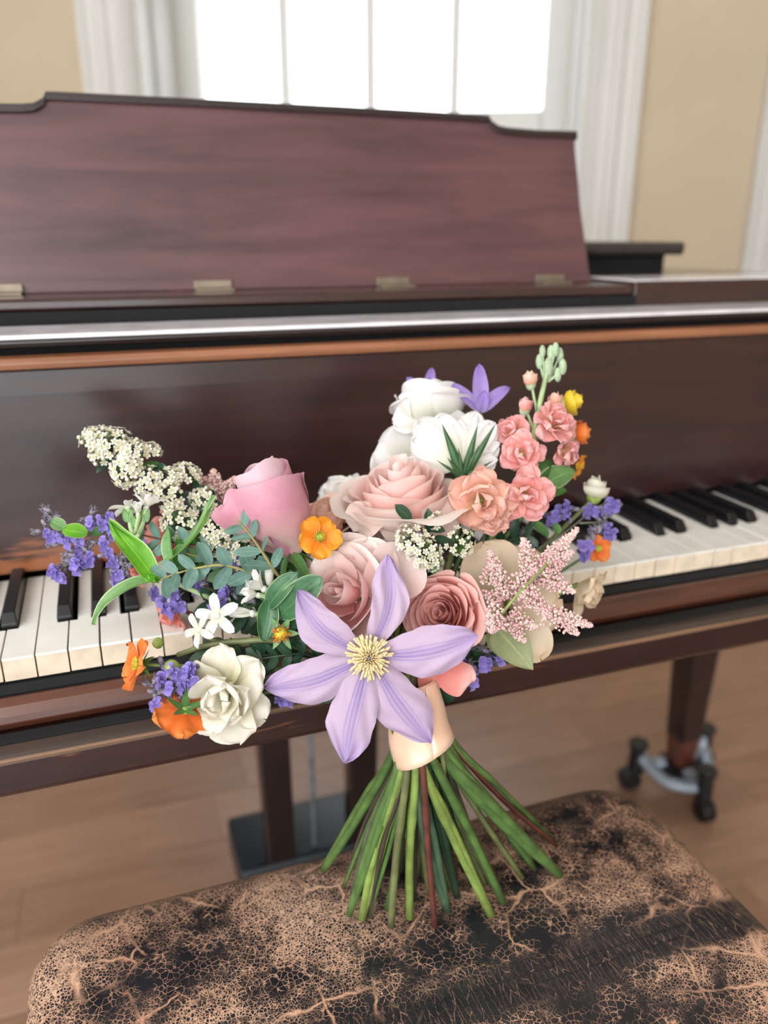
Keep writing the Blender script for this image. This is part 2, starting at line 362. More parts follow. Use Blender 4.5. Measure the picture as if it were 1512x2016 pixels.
P_ORANGE = petalmat('orange_geum_petal', (230, 96, 30), (244, 128, 44), (248, 150, 66), 0.3, 0.08)
P_YELLOW = petalmat('yellow_petal', (240, 200, 30), (246, 214, 40), (250, 224, 70), 0.3, 0.04)
P_CAT = petalmat('catmint_blue_petal', (126, 108, 196), (150, 134, 218), (174, 162, 232), 0.25, 0.06)
P_SPIR = petalmat('spirea_cream_petal', (222, 222, 178), (243, 241, 222), (248, 247, 238), 0.25, 0.02)
P_AST = petalmat('astilbe_pink_bead', (246, 176, 184), (254, 206, 208), (254, 242, 226), 0.25, 0.02)
G_BRIGHT = leafmat('bright_green_leaf', (96, 168, 40), (128, 196, 60), 0.4, edge=(196, 214, 150))
G_TWEED = leafmat('soft_green_leaf', (104, 150, 92), (134, 176, 116), 0.35, edge=(186, 204, 160))
G_MID = leafmat('mid_green_leaf', (66, 110, 56), (92, 138, 72), 0.3)
G_DARK = leafmat('dark_green_leaf', (30, 58, 42), (48, 82, 58), 0.15, 0.35)
G_DARK2 = leafmat('glossy_green_leaf', (48, 92, 62), (74, 120, 80), 0.2, 0.32, edge=(140, 168, 120))
G_EUC = leafmat('eucalyptus_blue_leaf', (84, 118, 110), (116, 150, 142), 0.2, 0.5, (1.1, 1.15, 1.15))
G_SAGE = leafmat('sage_leaf', (140, 152, 112), (164, 172, 130), 0.25, 0.5)
G_BRACT = leafmat('bract_green', (40, 76, 46), (64, 102, 60), 0.2, 0.4)
ST = {k: plain('stem_'+k, c, 0.42, 0.1, 60) for k, c in dict(green=(82, 112, 58), lime=(126, 148, 74), dark=(42, 62, 44), grey=(98, 102, 86), red=(100, 54, 48), brown=(66, 56, 50), olive=(104, 110, 70), pale=(168, 190, 140), euc=(140, 132, 80), blue=(74, 98, 76)).items()}
STAMEN = plain('cream_stamen', (226, 206, 158), 0.6, 0.06, 300)
STAMENY = plain('yellow_green_stamen', (196, 178, 40), 0.6, 0.12, 300)
RUST = plain('rust_orange_seed', (196, 116, 44), 0.7, 0.2, 300)
CALYX = plain('grey_mauve_calyx', (134, 128, 142), 0.6, 0.1, 200)
SAGEBUD = plain('downy_sage_bud', (164, 184, 152), 0.8, 0.06, 200)
BUDG = plain('green_bud', (150, 170, 84), 0.6, 0.1, 200)
BUDP = plain('pink_bud', (240, 164, 160), 0.6, 0.08, 200)
EYE = plain('spirea_eye', (206, 206, 130), 0.6, 0.05, 300)

# ------------------------------------------------------------------ the setting
UH = V((0.8954, -0.4452, 0)); NH = V((0.4452, 0.8954, 0)); W0 = V((0.9628, 1.8643, 0))
def wbox(mb, u0, u1, n0, n1, z0, z1):
    pts = [(u0,n0,z0),(u1,n0,z0),(u1,n1,z0),(u0,n1,z0),(u0,n0,z1),(u1,n0,z1),(u1,n1,z1),(u0,n1,z1)]
    mb.add([W0+UH*a+NH*b+V((0,0,c)) for a, b, c in pts], [(3,2,1,0),(4,5,6,7),(0,1,5,4),(1,2,6,5),(2,3,7,6),(3,0,4,7)]); return mb
def structure(o): o['kind'] = 'structure'; return o
UL, UR, ZB, ZT, CEIL = -0.75, 0.585, 0.86, 2.5, 3.0
mb = MB()
wbox(mb, -3.0, UL, 0, 0.36, 0, CEIL); wbox(mb, UR, 2.6, 0, 0.36, 0, CEIL); wbox(mb, UL, UR, 0, 0.36, 0, ZB); wbox(mb, UL, UR, 0, 0.36, ZT, CEIL)
structure(mb.obj('wall_back', WALLP))
structure(wbox(MB(), -3.0, -2.88, -6, 0, 0, CEIL).obj('wall_left', WALLP))
structure(wbox(MB(), 2.48, 2.6, -6, 0, 0, CEIL).obj('wall_right', WALLP))
structure(wbox(MB(), -3.0, 2.6, -6, 0.36, CEIL, CEIL+0.1).obj('ceiling', CEILP))
fl = structure(wbox(MB(), -3.0, 2.6, -6, 0.36, -0.06, -0.0185).obj('floor', WOODD))
pm = None; rr = random.Random(3)
nrow = 0
for j in range(-2, 16):
    y0 = -0.4+j*0.125; x = -1.6-rr.uniform(0, 0.6)
    while x < 2.2:
        if pm is None:
            b = MB().box(0, 0.7985, 0, 0.1237, -0.018, 0); o = b.obj('plank', OAK, fl, bev=0.0006); pm = o.data
        else:
            o = bpy.data.objects.new('plank', pm); COL.objects.link(o); o.parent = fl
            m_ = o.modifiers.new('bevel', 'BEVEL'); m_.width = 0.0006; m_.segments = 1
        o.location = (x, y0, rr.uniform(-0.0004, 0)); x += 0.799
win = MB()
wbox(win, UL, UL+0.012, 0.002, 0.34, ZB, ZT); wbox(win, UR-0.012, UR, 0.002, 0.34, ZB, ZT); wbox(win, UL, UR, 0.002, 0.34, ZT-0.012, ZT); wbox(win, UL, UR, -0.03, 0.34, ZB-0.03, ZB+0.004)
w1 = structure(win.obj('window_1', WHITEP, bev=0.002))
f = MB()
wbox(f, UL+0.012, -0.645, 0.26, 0.32, ZB, ZT); wbox(f, 0.475, UR-0.012, 0.26, 0.32, ZB, ZT); wbox(f, -0.645, 0.475, 0.262, 0.318, ZB, ZB+0.09); wbox(f, -0.645, 0.475, 0.262, 0.318, ZT-0.09, ZT)
f.obj('sash_frame', WHITEP, w1, bev=0.006)
wbox(MB(), UL+0.012, UL+0.03, 0.10, 0.26, ZB, ZT).obj('parting_strip', WHITEP, w1, bev=0.004)
wbox(MB(), UR-0.03, UR-0.012, 0.10, 0.26, ZB, ZT).obj('parting_strip', WHITEP, w1, bev=0.004)
for u in (-0.364, -0.08, 0.194): wbox(MB(), u-0.018, u+0.018, 0.27, 0.31, ZB+0.09, ZT-0.09).obj('glazing_bar', WHITEP, w1, bev=0.006)
for z0, z1 in ((1.34, 1.412), (1.76, 1.85)): wbox(MB(), -0.645, 0.475, 0.268, 0.312, z0, z1).obj('meeting_rail', WHITEP, w1, bev=0.005)
us = [-0.645, -0.364, -0.08, 0.194, 0.475]; zs = [ZB+0.09, 1.376, 1.805, ZT-0.09]
for i in range(4):
    for j in range(3): wbox(MB(), us[i], us[i+1], 0.288, 0.292, zs[j], zs[j+1]).obj('pane', GLASS, w1)
def casing(name, u0, u1, z0, z1, flip=False):
    m_ = MB(); w = u1-u0; prof = [(0, 0.012), (0.12, 0.03), (0.30, 0.024), (0.42, 0.024), (0.48, 0.034), (0.60, 0.034), (0.66, 0.022), (0.85, 0.022), (0.90, 0.03), (1.0, 0.03)]
    if flip: prof = [(1-a, b) for a, b in prof][::-1]
    vs = []
    for z in (z0, z1):
        vs += [W0+UH*(u0+w*a)+NH*(-b)+V((0,0,z)) for a, b in prof] + [W0+UH*u1+NH*0+V((0,0,z)), W0+UH*u0+V((0,0,z))]
    n = len(prof)+2
    fs = [(i, (i+1) % n, n+(i+1) % n, n+i) for i in range(n)] + [tuple(range(n))[::-1], tuple(range(n, 2*n))]
    m_.add(vs, fs); return structure(m_.obj(name, WHITEP))
casing('trim_1', UL-0.165, UL, 0, ZT+0.15, True); casing('trim_2', UR, UR+0.147, 0, ZT+0.15)
casing('trim_3', 1.072, 1.232, 0, ZT+0.15, True)
structure(wbox(MB(), UL, UR, -0.03, 0, ZT, ZT+0.15).obj('trim_4', WHITEP, bev=0.004))
structure(wbox(MB(), UL, UR, -0.02, 0, ZB-0.14, ZB-0.03).obj('trim_5', WHITEP, bev=0.004))
for nm, u0, u1 in (('baseboard_back', -2.88, UL-0.165), ('baseboard_right', UR+0.147, 1.072)): structure(wbox(MB(), u0, u1, -0.02, 0, 0, 0.16).obj(nm, WHITEP, bev=0.004))

# ------------------------------------------------------------------ grand piano
KW = 0.02357; KZ = 0.73; XL = -0.260; XR = XL+52*KW
pn = thing('grand_piano', 'dark mahogany grand piano with worn edges and open keyboard in front of the window', 'piano', (0.353, 0.4, 0))
# keyboard
for k in range(52):
    note = (k+5) % 7            # 0=C ... 6=B ; key 0 is A
    x0, x1 = XL+k*KW+0.0006, XL+(k+1)*KW-0.0006
    lcut = {1: 0.0095, 2: 0.0112, 4: 0.0082, 5: 0.0105-0.0035, 6: 0.0108}.get(note, 0) if not (k == 0) else 0
    rcut = {0: 0.0095, 1: 0.0082, 3: 0.0112, 4: 0.0075, 5: 0.0082}.get(note, 0) if k < 51 else 0
    if k == 0: rcut = 0.0082
    a0, a1 = x0+lcut*0.75, x1-rcut*0.75
    out = [(x0, 0), (x1, 0), (x1, 0.05), (a1, 0.05), (a1, 0.156), (a0, 0.156), (a0, 0.05), (x0, 0.05)]
    b = MB(); n = 8; zt = KZ+rnd.uniform(-0.0004, 0.0004)
    b.add([(x, y-0.001, zt) for x, y in out]+[(x, y-0.001, zt-0.002) for x, y in out], [tuple(range(n))]+[(i, n+i, n+(i+1) % n, (i+1) % n) for i in range(n)])
    low = [(x, y, zt-0.002) for x, y in out]+[(x, y, KZ-0.020) for x, y in out]
    nf = len(b.f); b.add(low, [(i, n+i, n+(i+1) % n, (i+1) % n) for i in range(n)]+[tuple(range(2*n-1, n-1, -1))])
    o = mk('white_key', b.v, b.f, None, pn, None, False, mats=[IVORY, IVFRONT], fm=[0]*nf+[1]*(len(b.f)-nf))
    bv = o.modifiers.new('bevel', 'BEVEL'); bv.width = 0.0005; bv.segments = 2; bv.limit_method = 'ANGLE'
for k in range(51):
    note = (k+5) % 7
    if note in (2, 6): continue
    cx = XL+(k+1)*KW+{0: -0.0022, 1: 0.0022, 3: -0.0032, 4: 0, 5: 0.0032}[note]
    v = []
    for y, z, hw in ((0.0515, KZ-0.004, 0.0062), (0.154, KZ-0.004, 0.0062), (0.0515, KZ+0.003, 0.0060), (0.154, KZ+0.003, 0.0060), (0.0575, KZ+0.0115, 0.0048), (0.154, KZ+0.012, 0.0048)):
        v += [(cx-hw, y, z), (cx+hw, y, z)]
    fc = [(0,1,3,2),(0,4,5,1),(2,3,7,6),(0,2,6,4),(1,5,7,3),(4,8,9,5),(4,6,10,8),(5,9,11,7),(8,10,11,9),(6,7,11,10)]
    o = MB(); o.add(v, fc); o.obj('black_key', EBONY, pn, bev=0.0008)
def lathe_x(name, prof, x0, x1, mat, bev=0, parent=pn, smooth=False):
    b = MB(); n = len(prof)
    b.add([(x0, y, z) for y, z in prof]+[(x1, y, z) for y, z in prof], [(i, n+i, n+(i+1) % n, (i+1) % n) for i in range(n)]+[tuple(range(n)), tuple(range(2*n-1, n-1, -1))])
    return b.obj(name, mat, parent, smooth, bev=bev)
PX0, PX1 = -0.385, 1.09
lathe_x('key_slip', [(-0.008, 0.679), (-0.008, 0.700), (-0.011, 0.7035), (-0.016, 0.704), (-0.022, 0.701), (-0.026, 0.695), (-0.027, 0.689), (-0.024, 0.684), (-0.018, 0.679)], XL, XR, WOODSLIP, 0.001)
lathe_x('key_slip_felt', [(-0.002, 0.685), (-0.002, 0.7085), (-0.008, 0.7035), (-0.008, 0.685)], XL, XR, FELT)
lathe_x('key_bed', [(0.30, 0.640), (0.30, 0.679), (-0.040, 0.679), (-0.052, 0.6785), (-0.055, 0.675), (-0.0555, 0.650), (-0.052, 0.6455), (0.02, 0.640)], PX0, PX1, WOODBED, 0.0015)
lathe_x('ledge_moulding', [(-0.040, 0.679), (-0.040, 0.681), (-0.053, 0.6805), (-0.0565, 0.6785), (-0.0565, 0.6765), (-0.0545, 0.676)], PX0, PX1, WOODLEDGE, 0.0008)
lathe_x('ledge_edge', [(-0.0545, 0.6795), (-0.0568, 0.6785), (-0.0572, 0.6775), (-0.0568, 0.6752), (-0.0545, 0.6745)], PX0, PX1, RUB, 0.0004)
lathe_x('ledge_strip', [(-0.027, 0.679), (-0.027, 0.6825), (-0.040, 0.6825), (-0.040, 0.679)], PX0, PX1, FELT, 0.0008)
lathe_x('key_frame', [(0.002, 0.68), (0.002, 0.708), (0.25, 0.708), (0.25, 0.68)], XL, XR, FELT)
lathe_x('fallboard', [(0.151, 0.738), (0.153, 0.736), (0.172, 0.736), (0.172, 0.925), (0.151, 0.921), (0.150, 0.90), (0.150, 0.75)], XL, XR, WOODFALL, 0.0015)
lathe_x('fallboard_edge', [(0.172, 0.921), (0.172, 0.9315), (0.156, 0.9330), (0.149, 0.9315), (0.1465, 0.927), (0.1475, 0.922), (0.152, 0.921)], XL, XR, WOODEDGE, 0.001)
lathe_x('fallboard_hinge_felt', [(0.168, 0.9315), (0.168, 0.944), (0.23, 0.944), (0.23, 0.9315)], XL, XR, FELT)
lathe_x('case_rail', [(0.148, 0.9405), (0.1465, 0.944), (0.148, 0.9475), (0.152, 0.9485), (0.232, 0.9485), (0.232, 0.9405)], PX0, PX1, WOODD, 0.001)
lathe_x('rail_reflection_strip', [(0.1475, 0.9468), (0.1475, 0.949), (0.152, 0.9505), (0.2285, 0.9505), (0.2285, 0.9485), (0.152, 0.9485)], PX0+0.02, PX1-0.02, REFLPAINT, 0.0008)  # added strip: the reflection on the rail top, painted as pale colour
lathe_x('pin_block_face', [(0.230, 0.9485), (0.230, 0.962), (0.30, 0.962), (0.30, 0.9485)], PX0, 0.705, FELT)
lathe_x('desk_shelf', [(0.236, 0.962), (0.234, 0.965), (0.234, 0.971), (0.237, 0.974), (0.345, 0.974), (0.345, 0.962)], -0.09, 0.702, WOOD, 0.001)
for k, x in enumerate((0.008, 0.217, 0.424, 0.632)):
    b = MB().box(x-0.020, x+0.020, 0.286, 0.3105, 0.974, 0.9762); b.box(x-0.020, x+0.020, 0.3065, 0.3105, 0.9762, 0.984); b.obj('hinge', BRASS, pn, bev=0.0006)
# music desk: a shaped board that leans back
DC = 0.318; LEAN = 0.052/0.187
def desk_pt(x, h, d): return (x, 0.311+h*LEAN+d, 0.974+h)
def desk_outline():
    H1, H2 = 0.176, 0.189
    R = [(0.376, 0.0), (0.375, 0.01), (0.368, 0.09), (0.366, 0.172), (0.368, H1), (0.31, H1-0.001), (0.270, H1+0.0005), (0.259, H1+0.002), (0.250, H1+0.007), (0.247, H2), (0.240, H2+0.0005), (0.12, H2+0.001)]
    return [(DC+x, h) for x, h in R]+[(DC-x, h) for x, h in R[::-1]]
ol = desk_outline(); n = len(ol); b = MB()
b.add([desk_pt(x, h, 0) for x, h in ol]+[desk_pt(x, h, 0.016) for x, h in ol], [tuple(range(n))[::-1], tuple(range(n, 2*n))]+[(i, (i+1) % n, n+(i+1) % n, n+i) for i in range(n)])
b.obj('music_desk', WOODDESK, pn, bev=0.0015)
top = [p for p in ol if p[1] > 0.171]; b = MB(); n = len(top)
vs = [desk_pt(x, h+0.003, -0.005) for x, h in top]+[desk_pt(x, h-0.0045, -0.0045) for x, h in top]+[desk_pt(x, h-0.0045, 0.018) for x, h in top]+[desk_pt(x, h+0.003, 0.018) for x, h in top]
b.add(vs, [(r*n+i, r*n+i+1, ((r+1) % 4)*n+i+1, ((r+1) % 4)*n+i) for r in range(4) for i in range(n-1)]+[(0, n, 2*n, 3*n), (n-1, 4*n-1, 3*n-1, 2*n-1)])
b.obj('desk_moulding', WOODD, pn, bev=0.001)
for sgn, x0, x1 in ((1, 0.705, PX1), (-1, PX0, -0.095)):
    MB().box(x0, x1, 0.235, 0.335, 0.9485, 0.978).obj('desk_side_block', WOOD, pn, bev=0.002); MB().box(x0+0.002, x1-0.002, 0.238, 0.333, 0.978, 0.9795).obj('block_reflection_plate', REFLPAINT, pn, bev=0.0006)  # thin added plate carries the block's bright top reflection as pale colour
# case: sides, curved body, lid with the folded front flap
MB().box(XR+0.002, PX1, -0.055, 0.236, 0.679, 0.725).obj('key_block', WOODD, pn, bev=0.004)
MB().box(PX0, XL-0.002, -0.055, 0.236, 0.679, 0.725).obj('key_block', WOODD, pn, bev=0.004)
MB().box(XR+0.03, PX1, 0.02, 0.236, 0.725, 0.940).obj('case_arm', WOOD, pn, bev=0.012)
MB().box(PX0, XL-0.03, 0.02, 0.236, 0.725, 0.940).obj('case_arm', WOOD, pn, bev=0.012)
def plan(inset=0):
    pts = [(PX0+inset, 0.236), (PX1-inset, 0.236), (PX1-inset, 0.55)]
    for i in range(9):
        t = i/8; pts.append((PX1-inset-(0.78)*(t*t*(3-2*t)), 0.55+0.75*t+0.0*t))
    for i in range(1, 7):
        a = math.pi/2*i/6; pts.append((PX0+inset+(PX1-inset-0.78-PX0-inset)*(math.cos(a)), 1.30+0.22*math.sin(a)))
    return pts
def slab(name, pts, z0, z1, mat, bev=0.002):
    n = len(pts); b = MB(); b.add([(x, y, z0) for x, y in pts]+[(x, y, z1) for x, y in pts], [tuple(range(n))[::-1], tuple(range(n, 2*n))]+[(i, (i+1) % n, n+(i+1) % n, n+i) for i in range(n)])
    return b.obj(name, mat, pn, bev=bev)
slab('case_body', plan(), 0.645, 0.9400, WOOD)
slab('lid', [(x, y+0.13 if y < 0.3 else y) for x, y in plan(0.004)], 0.958, 0.976, WOODD)
slab('lid_rim', plan(0.03), 0.9400, 0.958, FELT)
b = MB(); xs0, xs1 = PX0+0.02, 0.985
prof = [(0.50, 1.001), (0.496, 1.006), (0.496, 1.016), (0.50, 1.0205), (0.92, 1.0205), (0.92, 1.001)]
lathe_x('lid_flap', prof, xs0, xs1, SLAB, 0.002)
lathe_x('lid_flap_felt', [(0.512, 0.976), (0.512, 1.001), (0.90, 1.001), (0.90, 0.976)], xs0+0.02, xs1-0.025, FELT)
# front legs on three-armed caster trucks
def leg(cx, cy):
    b = MB(); rings = [0.640, 0.60, 0.595, 0.118]; sz = [0.044, 0.044, 0.038, 0.0235]
    for z, s_ in zip(rings, sz): b.v += [V((cx-s_, cy-s_, z)), V((cx+s_, cy-s_, z)), V((cx+s_, cy+s_, z)), V((cx-s_, cy+s_, z))]
    for r in range(3):
        for i in range(4): b.f.append((r*4+(i+1) % 4, r*4+i, (r+1)*4+i, (r+1)*4+(i+1) % 4))
    b.f += [(0, 1, 2, 3), (15, 14, 13, 12)]; b.u = [(0.5, 0.5)]*16
    b.obj('leg', WOODD, pn, bev=0.004)
    b = MB(); tube(b, [V((cx, cy, 0.058)), V((cx, cy, 0.09)), V((cx, cy, 0.12))], 0.026, 4, 0.031); b.obj('leg_foot', WOODEDGE2, pn, bev=0.003)
    truck = MB(); tube(truck, [V((cx, cy, 0.040)), V((cx, cy, 0.058))], 0.040, 20, 0.042)
    tk = truck.obj('caster_truck', IRON, pn, bev=0.004); ends = []
    for a in (160, 262, 18):
        d = V((math.cos(math.radians(a)), math.sin(math.radians(a)), 0)); c0 = V((cx, cy, 0)); ends.append(c0+d*0.082+V((0, 0, 0.086)))
        arm = MB(); pth = catmull([c0+d*0.028+V((0, 0, 0.055)), c0+d*0.052+V((0, 0, 0.054)), c0+d*0.073+V((0, 0, 0.066)), c0+d*0.082+V((0, 0, 0.090))], 5)
        tube(arm, pth, 0.014, 8, 0.012); arm.obj('truck_arm', STEEL, tk, smooth=True)
        h = MB(); tube(h, [c0+d*0.084+V((0, 0, 0.038)), c0+d*0.084+V((0, 0, 0.096))], 0.016, 12, 0.014); tube(h, [c0+d*0.084+V((0, 0, 0.096)), c0+d*0.084+V((0, 0, 0.105))], 0.019, 12); h.obj('truck_post', IRON, tk, smooth=False, bev=0.001)
        w = MB(); s_ = d.cross(V((0, 0, 1))); cc = c0+d*0.094+V((0, 0, 0.0215))
        tube(w, [cc-s_*0.013, cc+s_*0.013], 0.0215, 16); w.obj('caster_wheel', RUBBER, tk, bev=0.003)
    for i, j in ((0, 1), (1, 2)):
        m_ = (ends[i]+ends[j])*0.5; m_ = V((cx, cy, 0))+(m_-V((cx, cy, 0)))*1.25; m_.z = 0.052
        q = MB(); tube(q, catmull([ends[i]-V((0, 0, 0.01)), m_, ends[j]-V((0, 0, 0.025))], 8), 0.012, 8); q.obj('truck_brace', STEEL, tk, smooth=True)
leg(1.072, 0.44); leg(-0.36, 0.44)
# pedal lyre
for x in (0.263, 0.407):
    b = MB(); s0, s1 = 0.026, 0.022; xm = 0.337+(x-0.337)*0.9
    b.add([(x-s0, 0.37, 0.64), (x+s0, 0.37, 0.64), (x+s0, 0.40, 0.64), (x-s0, 0.40, 0.64), (xm-s1, 0.37, 0.125), (xm+s1, 0.37, 0.125), (xm+s1, 0.40, 0.125), (xm-s1, 0.40, 0.125)],
          [(0,1,2,3),(7,6,5,4),(1,0,4,5),(2,1,5,6),(3,2,6,7),(0,3,7,4)]); b.obj('lyre_post', WOODD, pn, bev=0.004)
b = MB(); tube(b, [V((0.326, 0.39, 0.64)), V((0.326, 0.39, 0.12))], 0.004, 8); b.obj('pedal_rod', STEEL, pn, smooth=True)
MB().box(0.205, 0.47, 0.37, 0.50, 0.060, 0.125).obj('lyre_box', LYREBOX, pn, bev=0.008)
for x in (0.27, 0.337, 0.404): MB().box(x-0.014, x+0.014, 0.27, 0.40, 0.070, 0.080).obj('pedal', BRASS, pn, bev=0.004)

# ------------------------------------------------------------------ piano bench
BX0, BX1, BY1, BZ = -0.010, 0.553, -0.034, 0.520
BY0 = 2*SEAM_Y-BY1-0.02
bench = thing('piano_bench', 'dark cracked leather piano bench seat with tan wear lines, under the bouquet', 'bench', ((BX0+BX1)/2, (BY0+BY1)/2, 0))
def bench_pt(u, v, z_off=0.0, grow=0.0):
    """u, v in -1..1 over a rounded rectangle"""
    cx, cy = (BX0+BX1)/2, (BY0+BY1)/2; hx, hy = (BX1-BX0)/2+grow, (BY1-BY0)/2+grow
    return cx, cy, hx, hy
def seat_mesh(name, z0, z1, mat, dome, rc, segs, parent):
    cx, cy = (BX0+BX1)/2, (BY0+BY1)/2; hx, hy = (BX1-BX0)/2, (BY1-BY0)/2
    def outl(inset):
        pts = []; r = max(rc-inset, 0.012)
        for (sx, sy, a0) in ((1, 1, 0), (-1, 1, 90), (-1, -1, 180), (1, -1, 270)):
            ccx, ccy = cx+sx*(hx-inset-r), cy+sy*(hy-inset-r)
            for k in range(segs+1):
                a = math.radians(a0+90*k/segs); pts.append((ccx+r*math.cos(a), ccy+r*math.sin(a)))
        return pts
    rings = []
    for ins, z in ((0.012, z0), (0.003, z0+0.008), (0.0, z0+(z1-z0)*0.5), (0.003, z1-0.016), (0.008, z1-0.008), (0.017, z1-0.002)): rings.append([V((x, y, z)) for x, y in outl(ins)])
    for q in range(1, 12):
        ins = 0.017+q*0.0155
        ring = []
        for x, y in outl(min(ins, hy-0.014)):
            e = min(1.0, q/7.0); h = z1+dome*(1-(1-e)**2)*max(0.2, 1-0.0*abs(x-cx))
            ring.append(V((x, y, h)))
        rings.append(ring)
    n = len(rings[0]); b = MB(); vs = [p for r in rings for p in r]
    fs = [(r*n+i, r*n+(i+1) % n, (r+1)*n+(i+1) % n, (r+1)*n+i) for r in range(len(rings)-1) for i in range(n)]
    fs += [tuple(range(n))[::-1], tuple((len(rings)-1)*n+i for i in range(n))]
    b.add(vs, fs); o = b.obj(name, mat, parent, True); return o
seat_mesh('seat', 0.435, BZ-0.004, LEATHER, 0.0045, 0.055, 10, bench)
def stz(y): return 0.0007
sm = None
for row in (-0.0040, 0.0052):
    for i in range(110):
        x = BX0+0.032+i*0.0045; y = SEAM_Y+row+0.0010*math.sin((x-BX0)/(BX1-BX0)*14)
        if sm is None:
            q = MB(); tube(q, [V((-0.0016, 0, -0.0002)), V((0, 0, 0.0001)), V((0.0016, 0, -0.0002))], 0.00045, 5); o = q.obj('stitch', THREAD, None, True); sm = o.data
        else: o = bpy.data.objects.new('stitch', sm); COL.objects.link(o)
        o.parent = bench; o.location = V((x, y, BZ+stz(y)))-bench.location
MB().box(BX0+0.012, BX1-0.012, BY0+0.012, BY1-0.012, 0.375, 0.436).obj('apron', WOODD, bench, bev=0.004)
for x in (BX0+0.045, BX1-0.045):
    for y in (BY0+0.045, BY1-0.045):
        b = MB(); s0, s1 = 0.024, 0.016
        b.add([(x-s0, y-s0, 0.38), (x+s0, y-s0, 0.38), (x+s0, y+s0, 0.38), (x-s0, y+s0, 0.38), (x-s1, y-s1, 0), (x+s1, y-s1, 0), (x+s1, y+s1, 0), (x-s1, y+s1, 0)],
              [(0,1,2,3),(7,6,5,4),(1,0,4,5),(2,1,5,6),(3,2,6,7),(0,3,7,4)]); b.obj('leg', WOODD, bench, bev=0.003)

# ------------------------------------------------------------------ bouquet: ribbon and stems
GRP = 'flowers of the bouquet'
DB = 0.575                                   # depth of the binding
BC = at(830, 1440, DB)
BTOP = at(806, 1372, DB); BBOT = at(832, 1478, DB)
AX = (BTOP-BBOT).normalized()
def ribbon():
    root = thing('ribbon', 'blush satin ribbon wrapped around the green stems of the bouquet', 'ribbon', BBOT)
    X = (RGT-AX*RGT.dot(AX)).normalized(); Y = AX.cross(X); vs = []; fs = []; N = 48; R = 14
    L = 0.050
    for j in range(R+1):
        t = j/R; c = BBOT+AX*(L*t)
        for k in range(N):
            a = 2*math.pi*k/N
            r = 0.0236-0.0022*math.sin(t*2.6)+0.0006*math.sin(3*a+4*t)+0.0009*math.sin(a*2+9*t)*(1-t)*t*3
            r += 0.0010*math.sin(10*t+2.2*math.sin(a+0.6))+0.0007*math.sin(5*a+9*t)*math.sin(math.pi*t)
            slant = 0.006*math.cos(a-0.5)*(1-t)
            vs.append(c+(X*math.cos(a)+Y*math.sin(a))*r+AX*slant)
    for j in range(R):
        for k in range(N): fs.append((j*N+k, j*N+(k+1) % N, (j+1)*N+(k+1) % N, (j+1)*N+k))
    o = mk('band', vs, fs, SATIN, root); s = o.modifiers.new('thick', 'SOLIDIFY'); s.thickness = 0.0008
    # the overlapping end of the ribbon
    vs = []; fs = []
    for j in range(11):
        t = j/10; c = BBOT+AX*(L*(0.02+0.96*t))
        for k in range(9):
            a = math.radians(-75+k*11+18*t); r = 0.0252-0.0022*math.sin(t*2.6)+0.0006*math.sin(9*t+k*0.5)
            vs.append(c+(X*math.cos(a)+Y*math.sin(a))*r+AX*(0.006*math.cos(a-0.5)*(1-t)))
    for j in range(10):
        for k in range(8): fs.append((j*9+k, j*9+k+1, (j+1)*9+k+1, (j+1)*9+k))
    o = mk('ribbon_end', vs, fs, SATIN, root); s = o.modifiers.new('thick', 'SOLIDIFY'); s.thickness = 0.0008
ribbon()
STEMS = [ # bottom x, y, exit x at the ribbon, radius mm, colour
 (637,1712,775,4.6,'green'),(676,1748,785,2.2,'brown'),(694,1755,792,3.2,'green'),(688,1800,781,4.0,'green'),(712,1808,790,4.4,'lime'),(726,1806,800,2.4,'brown'),
 (763,1790,808,3.6,'green'),(769,1824,797,3.8,'grey'),(806,1806,815,4.4,'lime'),(856,1824,828,3.4,'red'),(880,1792,806,4.6,'blue'),(966,1800,822,4.6,'lime'),
 (990,1775,848,4.6,'green'),(1028,1728,872,3.4,'olive'),(1052,1710,880,3.2,'green'),(1102,1722,858,5.2,'green'),(1096,1664,890,2.6,'red'),(1082,1648,896,3.2,'olive'),(1030,1690,886,3.4,'green'),
 (900,1765,835,4.2,'dark'),(845,1760,812,3.6,'dark'),(740,1740,800,3.4,'dark'),(930,1742,850,3.8,'dark'),(815,1770,820,3.2,'brown'),(1085,1712,875,4.0,'lime'),(945,1700,862,3.6,'dark'),(780,1735,806,3.4,'dark')]
si = [0]
